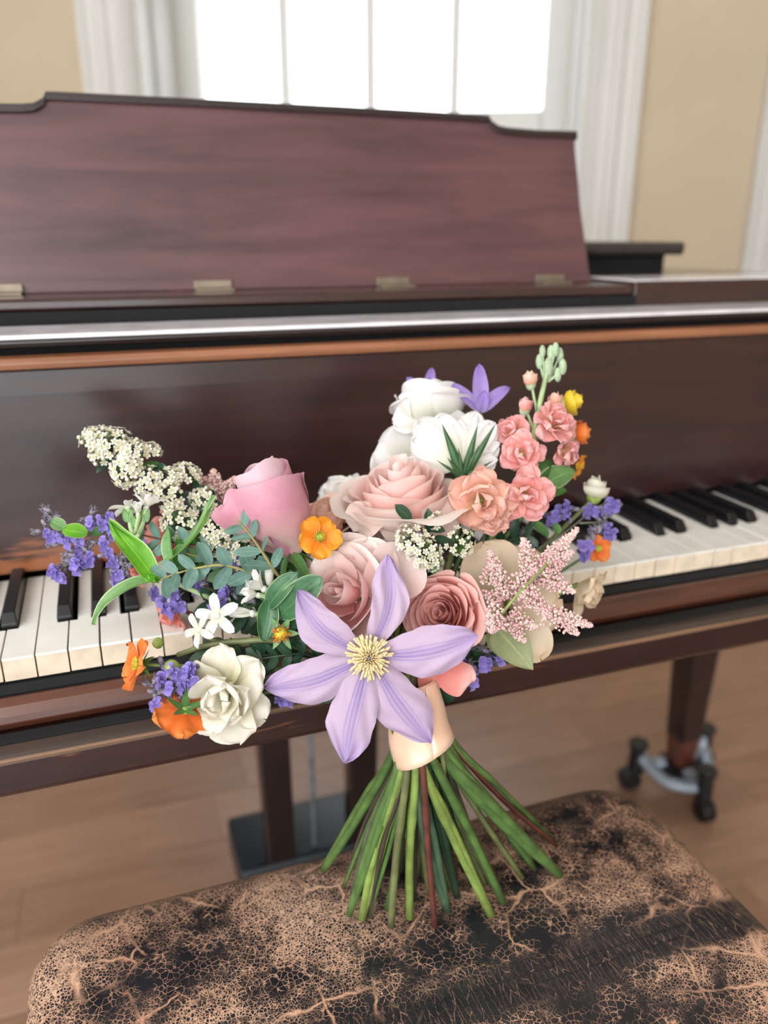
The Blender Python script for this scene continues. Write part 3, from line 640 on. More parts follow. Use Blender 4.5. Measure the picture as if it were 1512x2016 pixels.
def stem(root, head, k=None, rad=None, mat=None, bend=None):
    """the flower's own stem: from the head through the binding down to the bench"""
    if k is None: k = si[0]; si[0] += 1
    if k >= len(STEMS):
        q = k-len(STEMS); bx, by, ex, rr_, cc = 790+(q*67) % 190, 1715+(q*31) % 45, 800+(q*23) % 75, 2.6, ('dark', 'brown', 'green')[q % 3]
    else: bx, by, ex, rr_, cc = STEMS[k]
    rb = rr_/1000.0*0.74
    bot = atz(bx, by, BZ+0.0045)
    ctr = atz(845, 1760, BZ+0.0045); dv = bot-ctr; deep = dv.dot(V((FWD.x, FWD.y, 0)).normalized())
    ex_ = BBOT+RGT*((ex-832)*DB/FPX*0.9)+V((FWD.x, FWD.y, 0)).normalized()*max(-0.016, min(0.016, deep*0.32))
    up_ = ex_+AX*0.048+ (BBOT-ex_)*0.25
    head = V(head); mid = up_.lerp(head, 0.42)+FWD*0.034 if bend is None else V(bend)+FWD*0.02
    jit = V((rnd.uniform(-1, 1), rnd.uniform(-1, 1), rnd.uniform(-1, 1)))*0.004
    m1 = ex_.lerp(bot, 0.5)+jit
    path = catmull([head, mid, up_, ex_, m1, bot], 6)
    N = len(path); mb = MB(); n = 7; x = None
    rt = rad if rad else rb*0.6
    vs = []; fs = []
    t0 = (path[1]-path[0]).normalized(); x = t0.orthogonal().normalized()
    for i, p in enumerate(path):
        t = (path[min(i+1, N-1)]-path[max(i-1, 0)]).normalized(); x = (x-t*x.dot(t)).normalized(); y = t.cross(x)
        f = i/(N-1); r = rt+(rb-rt)*min(1, f*2)
        r *= 1+(0.22 if i % 9 == 4 and f > 0.55 else 0.0)
        for q in range(n): a = 2*math.pi*q/n; vs.append(p+(x*math.cos(a)+y*math.sin(a))*r)
    for i in range(N-1):
        for q in range(n): fs.append((i*n+q, i*n+(q+1) % n, (i+1)*n+(q+1) % n, (i+1)*n+q))
    fs += [tuple(range(n))[::-1], tuple((N-1)*n+q for q in range(n))]
    return mk('stem', vs, fs, ST[mat or cc], root)
def calyx(root, c, axis, r, n=5, mat=G_MID, L=2.2, spread=0.5):
    for k in range(n):
        a = 2*math.pi*k/n+0.3; o_ = axis.orthogonal().normalized(); o2 = axis.cross(o_); d = o_*math.cos(a)+o2*math.sin(a)
        pv, pf, pu = petal(r*L, r*0.8, 0.4, 0.9, spread, -0.3, nu=4, nv=5, cup=0.3)
        mk('sepal', place(pv, c+d*r*0.25, (d*math.cos(spread)+axis*math.sin(spread)), axis), pf, mat, root, pu)

# ------------------------------------------------------------------ roses
def rose(root, base, axis, R, spec, roll=0.0, seed=1, sag_=0.16, flare=0.06, tl=0.06):
    """spec: petals from the inside out (material, rm, rt, h, lip, drop, span, notch), lengths in units of R"""
    rg = random.Random(seed); axis = axis.normalized(); X = axis.orthogonal().normalized(); Y = axis.cross(X); ph = roll
    for i, (mat, rm, rt, h, lip, drop, span) in enumerate(spec):
        ph += 2.399 if i > 4 else 2.2
        nu, nv = (14, 12); vs = []; fs = []; uv = []
        sag = sag_; w1, w2, w3 = rg.uniform(0, 6), rg.uniform(0, 6), rg.uniform(0.6, 1.4); tilt = rg.choice((-1, 1))*rg.uniform(0.3, 1.0)*tl
        h_ = h*rg.uniform(0.95, 1.05)
        for j in range(nv+1):
            v = j/nv
            for q in range(nu+1):
                s = 2*q/nu-1
                vv = v*(1-sag*abs(s)**3.2-0.025*math.sin(3.1*s+w1)-0.012*math.sin(8*s+w2))
                r0 = 0.10*rm+0.03
                r = (1-vv)**2*r0+2*vv*(1-vv)*rm*1.32+vv*vv*rt
                z = h_*(vv*0.82+0.18*vv*vv)
                k = max(0, vv-0.72)/0.28; r += lip*k**1.7*(0.75+0.35*math.sin(2.2*s+w2)+0.3*s*s*w3); z -= drop*k*k*(0.8+0.5*abs(s))
                r += flare*abs(s)**3*rm + 0.014*math.sin(5*s+w1+3*v)*v
                z += tilt*s
                sp = span*(0.38+0.62*math.sin(min(1.0, v*1.25)*math.pi/2))
                a = ph+s*sp
                vs.append(base+(X*(r*math.cos(a))+Y*(r*math.sin(a))+axis*z)*R); uv.append((q/nu, v))
        n = nu+1
        for j in range(nv):
            for q in range(nu): fs.append((j*n+q, j*n+q+1, (j+1)*n+q+1, (j+1)*n+q))
        mk('petal', vs, fs, mat, root, uv)
def spec_open(n, mi, mo, hi=1.0, ho=0.62, lip=0.30, cut=0.7):
    out = []
    for i in range(n):
        t = i/(n-1); m = mi if t < cut else mo
        rm = 0.10+0.78*t**0.85; out.append((m, rm, rm*(0.72+0.42*t), hi+(ho-hi)*t+0.04*math.sin(i*2.1), lip*max(0, t-0.15)*1.1, 0.26*max(0, t-0.3), 2.6 if i < 3 else 1.35-0.55*t))
    return out
def flower_thing(name, label, cat, base, grp=GRP): return thing(name, label, cat, base, grp)

def loose(o, x, y, d, dx, dy, dc, L, W, mat, seed, up=(0, 0.1, 1), b0=0.35, b1=-0.5, tip=-0.3, cup=0.25, ruf=0.0016, a=0.6):
    pv, pf, pu = petal(L, W, a, 0.28, b0, b1, tip, cup, ruf, seed, 14, 12, freq=1.4); return mk('petal', place(pv, at(x, y, d), cs(dx, dy, dc), cs(*up)), pf, mat, o, pu)
b = at(706, 1172, 0.585); ax = cs(-0.50, 0.20, 0.84)
o = flower_thing('rose', 'large open dusty pink rose just above the lavender clematis, at the bouquet centre', 'rose', b)
SC = [(P_DUSTY, 0.11, 0.05, 1.20, 0.02, 0, 2.7), (P_DUSTY, 0.18, 0.13, 1.18, 0.03, 0, 2.5), (P_DUSTY, 0.28, 0.25, 1.12, 0.05, 0.02, 1.7), (P_DUSTY, 0.38, 0.37, 1.06, 0.07, 0.03, 1.5), (P_DUSTY, 0.48, 0.50, 1.04, 0.10, 0.06, 1.35),
      (P_DUSTY, 0.57, 0.62, 1.04, 0.14, 0.09, 1.3), (P_DUSTY, 0.66, 0.74, 1.05, 0.17, 0.12, 1.25), (P_DUSTY, 0.75, 0.86, 1.04, 0.20, 0.15, 1.2), (P_DUSTYO, 0.83, 0.96, 1.00, 0.24, 0.18, 1.15), (P_DUSTYO, 0.90, 1.04, 0.92, 0.28, 0.22, 1.1), (P_DUSTYO, 0.95, 1.08, 0.80, 0.32, 0.24, 1.05), (P_DUSTYO, 0.98, 1.1, 0.70, 0.36, 0.24, 1.0)]
rose(o, b, ax, 0.0325, SC, 0.4, 3); stem(o, b, 11); calyx(o, b, ax, 0.012, spread=-0.7)
loose(o, 735, 1180, 0.574, 0.55, 0.85, 0.15, 0.046, 0.046, P_DUSTYO, 3, (0.3, -0.1, 1), 0.4, -0.7, -0.5)
loose(o, 720, 1175, 0.578, 0.02, 1, 0.15, 0.044, 0.046, P_DUSTYO, 4, (0, -0.2, 1), 0.4, -0.6, -0.4); loose(o, 690, 1170, 0.578, -0.7, 0.7, 0.15, 0.038, 0.044, P_DUSTYO, 6, (-0.2, -0.2, 1), 0.4, -0.6, -0.4)
b = at(882, 1214, 0.598); ax = cs(-0.34, 0.24, 0.90)
o = flower_thing('rose', 'deep coral pink rose with many ruffled petals right of the clematis', 'rose', b)
SK = []
for i in range(30):
    t = i/29; rm = 0.08+0.86*t**0.85; SK.append((P_CORAL, rm, rm*(0.80+0.30*t), 1.10-0.32*t+0.05*math.sin(i*2.3), 0.05+0.24*t, 0.02+0.16*t, 2.6 if i < 2 else 1.5-0.85*t))
rose(o, b, ax, 0.0285, SK, 1.0, 5)
loose(o, 850, 1292, 0.57, 0.45, -0.85, 0.2, 0.024, 0.034, P_CORAL, 1, (0.1, -0.4, 1), 0.5, -1.3, -1.0, 0.4); loose(o, 862, 1300, 0.568, 0.85, -0.35, 0.2, 0.030, 0.032, P_CORAL, 2, (0.1, -0.5, 0.9), 0.5, -1.0, 1.2, 0.5)
stem(o, b, 15); calyx(o, b, ax, 0.012, spread=-0.7)
b = at(797, 1050, 0.625); ax = cs(-0.10, 0.92, 0.36)
o = flower_thing('rose', 'wide open pale blush rose seen from the side below the white blooms', 'rose', b)
SL = []
for i in range(26):
    t = i/25; rm = 0.10+0.82*t**0.8; SL.append((P_BLUSH if t < 0.72 else P_BLUSHO, rm, rm*(0.82+0.40*t), 1.46-0.62*t+0.06*math.sin(i*2.3), 0.03+0.26*t, 0.02+0.22*t, 2.6 if i < 3 else 1.45-0.55*t))
rose(o, b, ax, 0.0440, SL, 2.0, 8, 0.30, 0.06, 0.10); stem(o, b, 10); calyx(o, b, ax, 0.013, spread=-0.7)
for k, (x, y, dx, dy, L, W) in enumerate(((752, 1010, -0.75, -0.5, 0.026, 0.034), (800, 1015, 0.05, -0.9, 0.020, 0.040), (845, 1008, 0.7, -0.5, 0.026, 0.036))):
    pv, pf, pu = petal(L, W, 0.5, 0.42, 0.45, -0.9, -0.6, 0.3, 0.0022, 60+k, 14, 12, freq=1.1); mk('petal', place(pv, at(x, y, 0.600), cs(dx, dy, 0.15), cs(0.1*k-0.2, 0.5, 0.8)), pf, P_BLUSHO, o, pu)
b = at(573, 1088, 0.575); ax = cs(-0.34, 0.92, 0.14)
o = flower_thing('rosebud', 'tall lilac pink rosebud standing above the eucalyptus on the left', 'rose', b)
SB = [(P_BUDIN, 0.14, 0.12, 2.34, 0.02, 0, 2.8), (P_BUDIN, 0.22, 0.20, 2.40, 0.04, 0, 2.5), (P_BUDIN, 0.32, 0.28, 2.44, 0.05, 0.01, 2.2), (P_BUDIN, 0.44, 0.38, 2.46, 0.07, 0.02, 2.0), (P_BUDIN, 0.56, 0.46, 2.46, 0.09, 0.04, 1.8), (P_BUDIN, 0.70, 0.54, 2.40, 0.12, 0.06, 1.7), (P_BUD, 0.82, 0.62, 2.30, 0.16, 0.09, 1.6),
      (P_BUD, 0.92, 0.68, 2.18, 0.20, 0.13, 1.6), (P_BUD, 0.98, 0.72, 2.06, 0.26, 0.17, 1.6), (P_BUD, 1.02, 0.78, 1.94, 0.24, 0.16, 1.6)]
rose(o, b, ax, 0.0280, SB, 2.6, 4, 0.10, 0.02, 0.26); stem(o, b, 8); calyx(o, b, ax, 0.011, L=2.6, spread=-0.4)
loose(o, 500, 1040, 0.565, -0.80, 0.62, 0.0, 0.031, 0.030, P_BUD, 8, (-0.4, 0.5, 0.6), 0.25, -0.3, -1.6, 0.5, a=0.5)
b = at(655, 1040, 0.64); ax = cs(-0.25, 0.7, 0.65)
o = flower_thing('rose', 'small peach spray rose tucked between the rosebud and the blush rose', 'rose', b)
rose(o, b, ax, 0.024, spec_open(16, P_PEACH, P_PEACH, 1.15, 0.7, 0.25), 0.7, 12); stem(o, b)
b = at(1005, 1190, 0.645); ax = cs(0.35, 0.25, 0.86)
o = flower_thing('rose', 'cream rose with broad papery petals behind the pink astilbe plume', 'rose', b)
rose(o, b, ax, 0.030, spec_open(9, P_CREAM, P_CREAM, 0.9, 0.5, 0.3), 0.2, 15)
for k, (x, y, dx, dy, L, W) in enumerate(((985, 1175, -0.30, 0.9, 0.046, 0.050), (1000, 1165, 0.40, 0.75, 0.038, 0.044), (1010, 1190, 1, 0.15, 0.036, 0.040), (1005, 1215, 0.55, -0.8, 0.040, 0.036), (985, 1215, 0.1, -1, 0.032, 0.04), (975, 1190, -0.6, -0.4, 0.026, 0.036))): loose(o, x, y, 0.622, dx, dy, 0.1, L, W, P_CREAM, k+30, ruf=0.0022)
stem(o, b, 14)
b = at(645, 1255, 0.61); ax = cs(-0.6, -0.1, 0.8)
o = flower_thing('rose', 'pale ivory pink rose half hidden left of the clematis beside the dark leaves', 'rose', b)
rose(o, b, ax, 0.030, spec_open(16, P_DUSTYO, P_DUSTYO, 1.0, 0.55, 0.22), 1.7, 19); stem(o, b)
b = at(345, 1075, 0.645); ax = cs(-0.8, 0.3, 0.4)
o = flower_thing('rose', 'coral pink bloom peeking out behind the white tweedia and spirea on the left', 'rose', b)
rose(o, b, ax, 0.025, spec_open(10, P_CORALF, P_CORALF, 1.2, 0.9, 0.2), 0.5, 22); stem(o, b)

# ------------------------------------------------------------------ clematis
def clematis_big():
    c = at(727, 1292, 0.535); o = flower_thing('clematis', 'large six petalled lavender clematis with cream stamens at the front of the bouquet', 'clematis', c)
    T = [((760, 1112), 74, 0.006, 0.35, 12, 0.10), ((600, 1176), 80, -0.002, 0.6, -6, -0.14), ((536, 1350), 90, 0.004, -0.7, 0, -0.07), ((682, 1484), 98, -0.008, -0.25, 0, 0.02), ((838, 1448), 98, 0.002, -0.2, 0, 0.03), ((920, 1257), 98, -0.010, -0.15, 0, 0.06)]
    for k, ((x, y), w, dz, tip, tw, bow) in enumerate(T):
        d = V(at(x, y, 0.535+dz))-c; L = d.length*1.03; d0 = d.normalized()
        pv, pf, pu = petal(L*1.03, w*0.535/FPX, 0.78, 0.72, 0.26, -0.52, tip*0.5, 0.22*(1 if k in (0, 1) else -0.5), 0.0016, 40+k, 18, 20, edge=-0.14, freq=2.2)
        n = cs(0.012*tw, 0.05, 1)
        for q, (vx, (uu, v_)) in enumerate(zip(pv, pu)): vx.z += 0.00055*math.cos((uu-0.5)*2*math.pi*11)*(abs(uu-0.5) < 0.15)*min(1, v_*4)*(1-v_**3); vx.z += 0.0013*math.sin(uu*17+v_*15+k*2)*abs(uu-0.5)*2*min(1, v_*2); vx.x *= 1+0.05*math.sin(v_*11+k*1.7+(2 if uu > 0.5 else 0))+0.025*math.sin(v_*31+k+uu*3); vx.x += bow*L*math.sin(math.pi*v_)
        mk('petal', place(pv, c+n*(-0.0015-0.0011*(k % 2))+d0*0.004, d0, n), pf, P_CLEM, o, pu)
    n = cs(0, 0.05, 1); X, Y, Z = frame(cs(0, 1, 0), n); rg = random.Random(2)
    mbs = MB()
    for ring, (cnt, rad, hgt) in enumerate(((22, 0.0085, 0.0095), (30, 0.0118, 0.0085), (38, 0.0155, 0.0058))):
        for k in range(cnt):
            a = 2*math.pi*(k+0.5*ring)/cnt+rg.uniform(-.08, .08); d = X*math.cos(a)+Y*math.sin(a); r2 = rad*rg.uniform(0.9, 1.1)
            p = catmull([c+d*0.002, c+d*r2*0.55+n*hgt*0.75, c+d*r2+n*hgt*rg.uniform(0.8, 1.1)], 3); tube(mbs, p, 0.00055, 5, 0.00085)
    mbs.obj('stamen', STAMEN, o, True, stuff=True)
    p = MB(); sphere(p, c+n*0.0105, 0.0012, 8, 6, (1, 1, 1.5), (X, Y, n)); p.obj('pistil', CALYX, o, True)
    mbp = MB()
    for k in range(34): a = k*2.4; d = X*math.cos(a)+Y*math.sin(a); q_ = 0.0016+0.0042*k/34; tube(mbp, catmull([c+n*0.004+d*q_*0.5, c+d*q_*1.25+n*0.0095, c+d*q_*0.9+n*(0.0135-q_*0.6)], 3), 0.00055, 5, 0.0004)
    mbp.obj('style', STAMEN, o, True, stuff=True)
    stem(o, c-n*0.002, 19, bend=at(800, 1340, 0.57))
clematis_big()
def clematis_small(label, cx, cy, d, tips, ax, k):
    c = at(cx, cy, d); o = flower_thing('clematis', label, 'clematis', c)
    for i, (x, y, dz, w) in enumerate(tips):
        dv = V(at(x, y, d+dz))-c; L = dv.length
        pv, pf, pu = petal(L*1.02, w*d/FPX, 0.55, 0.75, 0.15, -0.35, -0.7, 0.25, 0.0008, k*10+i, 8, 10)
        mk('petal', place(pv, c, dv.normalized(), cs(-dv.dot(RGT)*8, 0.35, 0.75)), pf, P_CLEMB, o, pu)
    mb_ = MB(); rg = random.Random(k)
    for q in range(16):
        dd = (ax+V((rg.uniform(-.35, .35), rg.uniform(-.35, .35), rg.uniform(-.35, .35)))).normalized(); tube(mb_, [c, c+dd*0.010], 0.0005, 4)
    mb_.obj('stamen', STAMEN, o, True, stuff=True); stem(o, c)
clematis_small('pale violet bell shaped clematis at the top beside the pink stock', 946, 812, 0.655, [(944, 712, 0, 32), (880, 748, 0.0, 30), (1004, 756, 0.0, 30), (985, 775, 0.02, 28), (905, 770, 0.02, 26), (955, 770, -0.012, 24)], cs(0, 1, 0), 5)
clematis_small('violet clematis half hidden behind the top white ranunculus', 838, 808, 0.685, [(851, 718, 0, 26), (803, 738, 0, 28), (775, 800, 0.0, 26), (870, 745, 0.03, 24)], cs(0, 1, 0), 6)

# ------------------------------------------------------------------ white and ruffled blooms
def ruffle(root, c, ax, R, n, mat, seed, open_=1.0, wide=1.0, name='petal', ruf=0.0025, lo=0.0):
    rg = random.Random(seed); ax = ax.normalized(); X = ax.orthogonal().normalized(); Y = ax.cross(X)
    for i in range(n):
        t = lo+(1-lo)*(i+0.5)/n; el = math.radians(88-82*t**0.8*open_+rg.uniform(-9, 9)); a = i*2.399+rg.uniform(-.3, .3)
        d = (X*math.cos(a)+Y*math.sin(a)); y = d*math.cos(el)+ax*math.sin(el)
        L = R*rg.uniform(0.88, 1.1)*(0.72+0.28*t)
        pv, pf, pu = petal(L, L*rg.uniform(0.85, 1.1)*wide, 0.75, 0.22, 0.15, -0.35, -0.5*t, rg.uniform(0.1, 0.35), ruf*R/0.03, seed*50+i, 12, 10, freq=rg.uniform(1.1, 2.0))
        tw = y.cross(ax); mk(name, place(pv, c+d*R*0.05, y, ax-y*ax.dot(y)+tw*rg.uniform(-.5, .5)), pf, mat, root, pu)
c = at(448, 1366, 0.545); ax = cs(-0.10, 0.02, 1)
o = flower_thing('lisianthus', 'ivory white double lisianthus at the lower left, lowest white bloom', 'flower', c)
ruffle(o, c, ax, 0.0310, 10, P_IVORY, 3, 0.5, 1.0, ruf=0.0030); ruffle(o, c-ax*0.003, ax, 0.0335, 9, P_IVORY, 4, 1.08, 0.98, ruf=0.0028, lo=0.62); stem(o, c-ax*0.004, 3, bend=at(600, 1335, 0.58)); calyx(o, c-ax*0.004, ax, 0.008)
c = at(846, 842, 0.665); ax = cs(-0.05, 0.97, -0.18)
o = flower_thing('lisianthus', 'full white lisianthus dome at the very top of the bouquet seen from the side', 'flower', c)
rose(o, c, ax, 0.0275, [(P_WHITE, 0.35, 0.45, 1.35, 0.1, 0, 1.5), (P_WHITE, 0.5, 0.55, 1.4, 0.1, 0, 1.3), (P_WHITE, 0.6, 0.62, 1.38, 0.1, 0.05, 1.2), (P_WHITE, 0.72, 0.70, 1.36, 0.1, 0.1, 1.15), (P_WHITE, 0.80, 0.78, 1.3, 0.14, 0.12, 1.1), (P_WHITE, 0.88, 0.86, 1.26, 0.16, 0.15, 1.05), (P_WHITE, 0.94, 0.96, 1.2, 0.18, 0.2, 1.0), (P_WHITE, 0.98, 1.0, 1.05, 0.24, 0.3, 0.9), (P_WHITE, 1.0, 1.05, 0.95, 0.3, 0.35, 0.9), (P_WHITE, 1.0, 1.05, 1.0, 0.3, 0.3, 0.9)], 0.3, 31)
for k, (dx, dy) in enumerate(((-0.9, 0.1), (0.9, -0.1), (0.4, -0.5))): loose(o, 846, 838, 0.655, dx, dy, 0.2, 0.030, 0.032, P_WHITE, 80+k, (0, 0.6, 0.7), 0.4, -1.0, -0.4, 0.3, 0.003)
calyx(o, c, ax, 0.010, 5, G_TWEED, 1.6, 1.0); stem(o, c-ax*0.002)
c = at(812, 912, 0.665); o = flower_thing('lisianthus', 'white lisianthus with one broad petal showing above the blush rose', 'flower', c)
for k, (dx, dy, L, W) in enumerate(((-0.9, 0.5, 0.034, 0.042), (-0.2, 0.9, 0.034, 0.04), (0.6, 0.8, 0.034, 0.04), (-0.9, -0.4, 0.036, 0.04), (0.7, -0.1, 0.03, 0.04))):
    loose(o, 812, 912, 0.665, dx, dy, 0.1, L, W, P_WHITE, 70+k, (0, 0.3, 1), 0.5, -0.7, -0.3, 0.3, 0.002)
stem(o, c)
c = at(680, 985, 0.68); o = flower_thing('lisianthus', 'pale white petals showing between the rosebud and the blush rose, behind the peach rose', 'flower', c)
ruffle(o, c, cs(-0.5, 0.6, 0.5), 0.026, 9, P_WHITE, 9, 1.0, 1.2); stem(o, c)
def scabiosa():
    c = at(910, 918, 0.625); ax = cs(0.10, 0.90, -0.35); o = flower_thing('scabiosa', 'white scabiosa seen from behind with spiky dark green bracts', 'flower', c)
    X = (RGT-ax*RGT.dot(ax)).normalized(); Y = ax.cross(X); rg = random.Random(6)
    for k, (ang, L, W) in enumerate(((-62, 110, 66), (-44, 124, 72), (-22, 112, 70), (-4, 92, 60), (16, 118, 72), (36, 106, 64), (58, 88, 60), (78, 70, 56), (-82, 110, 60))):
        d = cs(math.sin(math.radians(ang)), math.cos(math.radians(ang)), rg.uniform(-0.35, -0.1)); L *= 0.64/FPX
        pv, pf, pu = petal(L, W*0.92*0.63/FPX, 0.9, 0.16, 0.2, -0.4, 0.4, -0.2, 0.0026, 90+k, 16, 12, freq=3.5); mk('petal', place(pv, c, d, cs(0, 0, 1)), pf, P_WHITE, o, pu)
    b0 = at(912, 942, 0.618)
    for k, (x, y, w) in enumerate(((869, 832, 20), (880, 900, 12), (941, 834, 17), (943, 876, 10), (977, 832, 17), (858, 905, 8), (974, 905, 10), (902, 880, 9), (925, 890, 8))):
        d = V(at(x, y, 0.612))-b0; pv, pf, pu = petal(d.length, w*0.62/FPX, 0.22, 0.95, 0.25, -0.5, 0.3, -0.5, 0, k, 6, 10); mk('bract', place(pv, b0, d.normalized(), cs(0, 0, 1)), pf, G_BRACT, o, pu)
    m_ = MB(); sphere(m_, b0, 0.0042, 10, 6, (1, 1, 1.2)); m_.obj('receptacle', ST['dark'], o, True); stem(o, b0, 12, 0.0028, 'olive', bend=at(895, 1085, 0.60))
scabiosa()
c = at(1138, 1150, 0.655); o = flower_thing('lisianthus', 'cream ruffled bloom hanging at the far right in front of the white piano keys', 'flower', c)
ruffle(o, c, cs(0.6, -0.4, 0.3), 0.027, 10, P_CREAM, 21, 0.8, 0.9, ruf=0.003); stem(o, c)
c = at(350, 1200, 0.645); o = flower_thing('carnation', 'rose pink bloom low behind the white tweedia, against the piano keys', 'flower', c)
ruffle(o, c, cs(-0.6, -0.3, 0.5), 0.020, 9, P_CORALF, 23, 0.9); stem(o, c)
c = at(283, 1120, 0.64); o = flower_thing('carnation', 'pale coral carnation partly hidden behind the bright green leaf', 'flower', c)
ruffle(o, c, cs(-0.5, -0.5, 0.5), 0.017, 9, P_CORALF, 25, 0.9); stem(o, c)
def wrap(o, c, ax, R, mat, seed, n=5, h=2.1):
    rose(o, c, ax, R, [(mat, 0.5+0.12*i, 0.25+0.13*i, h-0.12*i, 0.06*i, 0.03*i, 1.3) for i in range(n)], seed*1.3, 400+seed)
# stock spikes
def stock(label, base, florets, mat, k):
    o = flower_thing('stock', label, 'flower', base)
    for i, (x, y, d, r, ax) in enumerate(florets):
        c = at(x, y, d); f = MB(); sphere(f, c, 0.003, 6, 4); fo = f.obj('floret', BUDG, o, True)
        ruffle(fo, c, cs(*ax), r, 15, mat, k*20+i, 1.05, 0.95, ruf=0.0036)
    return o
o = stock('tall coral pink stock spike with downy sage buds at the top right', at(1052, 880, 0.635), [(1085, 838, 0.63, 0.0215, (0.4, 0.4, 0.8)), (1108, 888, 0.64, 0.016, (0.8, -0.2, 0.6)), (1008, 850, 0.64, 0.015, (-0.4, 0.3, 0.7)), (1028, 895, 0.622, 0.019, (-0.2, 0.1, 0.9)), (1030, 972, 0.605, 0.0225, (0.2, 0, 1))], P_STOCK, 3)
pth = catmull([at(1035, 960, 0.625), at(1050, 860, 0.64), at(1068, 770, 0.643), at(1085, 705, 0.645)], 6); m_ = MB(); tube(m_, pth, 0.0035, 8, 0.0016); m_.obj('spike_stem', ST['pale'], o, True)
for i, (x, y, s) in enumerate(((1085, 695, 1), (1102, 700, 1), (1108, 722, 1), (1080, 722, 1.15), (1062, 712, 0.95), (1094, 688, 0.9), (1098, 738, 0.9), (1068, 692, 0.8))):
    m_ = MB(); c = at(x, y, 0.645+0.004*math.sin(i*2)); sphere(m_, c, 0.0040*s, 8, 6, (0.85, 0.85, 1.7), frame(cs(1, 0, 0), cs(0.2*(x-1085)/20, 1, 0))); tube(m_, [at(1076+(x-1085)*0.2, 752, 0.645), c], 0.001, 5); m_.obj('bud', SAGEBUD, o, True)
for i, (x, y, mt) in enumerate(((1045, 748, P_PEACH), (1033, 800, P_STOCK), (1092, 790, P_STOCKP))):
    c = at(x, y, 0.64); m_ = MB(); sphere(m_, c-UPV*0.003, 0.0045, 10, 8, (1, 0.9, 1.3)); bo = m_.obj('bud', SAGEBUD, o, True); wrap(bo, c-UPV*0.006, cs(0.1*i-0.15, 1, 0.2), 0.0066, mt, i); m_ = MB(); tube(m_, [c, at(1056, y+60, 0.64)], 0.0013, 5); m_.obj('bud_stalk', ST['pale'], bo, True)
stem(o, at(1035, 960, 0.625))
o = stock('soft peach stock floret cluster right of the blush rose', at(945, 1000, 0.61), [(948, 985, 0.598, 0.0265, (-0.1, 0, 1)), (968, 1015, 0.60, 0.017, (0.1, -0.5, 0.8))], P_STOCKP, 6); stem(o, at(950, 1000, 0.62))

# ------------------------------------------------------------------ geums
def geum(label, x, y, d, ax, R, mat, k, cmat=STAMENY, name='geum', open_=0.25, n=5, kst=None):
    c = at(x, y, d); ax = cs(*ax); o = flower_thing(name, label, 'flower', c); X = ax.orthogonal().normalized(); Y = ax.cross(X); rg = random.Random(k)
    for i in range(n):
        a = 2*math.pi*i/n+k; dd = X*math.cos(a)+Y*math.sin(a); op = open_+rg.uniform(-.1, .1)
        pv, pf, pu = petal(R*rg.uniform(0.9, 1.05), R*1.05, 0.8, 0.22, op, -0.2, -0.3, 0.25, 0.0022*R/0.016, k*9+i, 10, 9, freq=1.8); mk('petal', place(pv, c+dd*R*0.08-ax*0.0004*(i % 2), dd, ax), pf, mat, o, pu)
    m_ = MB()
    for i in range(34):
        a = i*2.399; q = 0.30*R*math.sqrt((i+1)/34); dd = X*math.cos(a)+Y*math.sin(a); tube(m_, [c+dd*q*0.6, c+dd*q+ax*R*0.28], 0.00035, 4, 0.0005)
    m_.obj('stamen', cmat, o, True, stuff=True)
    m_ = MB(); sphere(m_, c+ax*R*0.08, R*0.2, 8, 5); m_.obj('flower_centre', BUDG, o, True)
    for i in range(5):
        a = 2*math.pi*(i+0.5)/5+k; dd = X*math.cos(a)+Y*math.sin(a); pv, pf, pu = petal(R*0.75, R*0.28, 0.4, 0.9, -0.25, -0.2, nu=4, nv=5); mk('sepal', place(pv, c-ax*0.0012, dd, ax), pf, G_MID, o, pu)
    stem(o, c-ax*0.002, kst, 0.0011); return o
geum('amber orange geum facing out between rosebud and dusty pink rose', 629, 1058, 0.555, (0.12, 0.18, 0.96), 0.0148, P_AMBER, 2)
o = geum('orange geum seen side on at the far left, above the catmint', 276, 1308, 0.535, (-0.80, 0.22, 0.52), 0.0165, P_ORANGE, 5, open_=0.35, kst=4)
c = at(338, 1318, 0.538); m_ = MB(); sphere(m_, c, 0.0062, 10, 8, (1, 1, 1.15)); bo = m_.obj('bud', BUDG, o, True); calyx(bo, c-cs(0.5, 0.3, 0)*0.004, cs(-0.5, -0.4, 0.4), 0.0045, 5, G_TWEED, 1.9, 0.9)
c = at(311, 1266, 0.552); m_ = MB(); sphere(m_, c, 0.0040, 8, 6); m_.obj('bud', BUDG, o, True)
geum('orange geum nodding downward at the bottom left, below the ivory bloom', 364, 1398, 0.527, (-0.22, -0.72, -0.42), 0.0190, P_ORANGE, 9.4, open_=0.32)
def half_bud(label, x, y, d, ax, R, mat, seed, sep):
    c = at(x, y, d); ax = cs(*ax); o = flower_thing('geum', label, 'flower', c); wrap(o, c, ax, R, mat, seed, 6, 1.7); calyx(o, c, ax, R*0.8, 6, sep, 1.7, 1.15); m_ = MB(); sphere(m_, c+ax*R*0.1, R*0.62, 8, 6); m_.obj('calyx_cup', ST['pale'], o, True); stem(o, c-ax*R*0.4, None, 0.0011)
half_bud('yellow half open geum at the upper right edge of the bouquet', 1106, 796, 0.66, (0.92, 0.25, 0.3), 0.0105, P_YELLOW, 3, G_TWEED)
half_bud('orange half open geum at the right edge beside the coral stock', 1126, 856, 0.665, (0.92, 0.12, 0.3), 0.0100, P_ORANGE, 4, G_MID)
geum('small amber geum peeking out below the coral stock on the right', 1136, 918, 0.675, (0.7, -0.3, 0.3), 0.0105, P_AMBER, 14, open_=0.3)
geum('orange geum half hidden among the catmint at the right above the keys', 1176, 1080, 0.675, (0.1, 0.1, 0.9), 0.0115, P_ORANGE, 15)
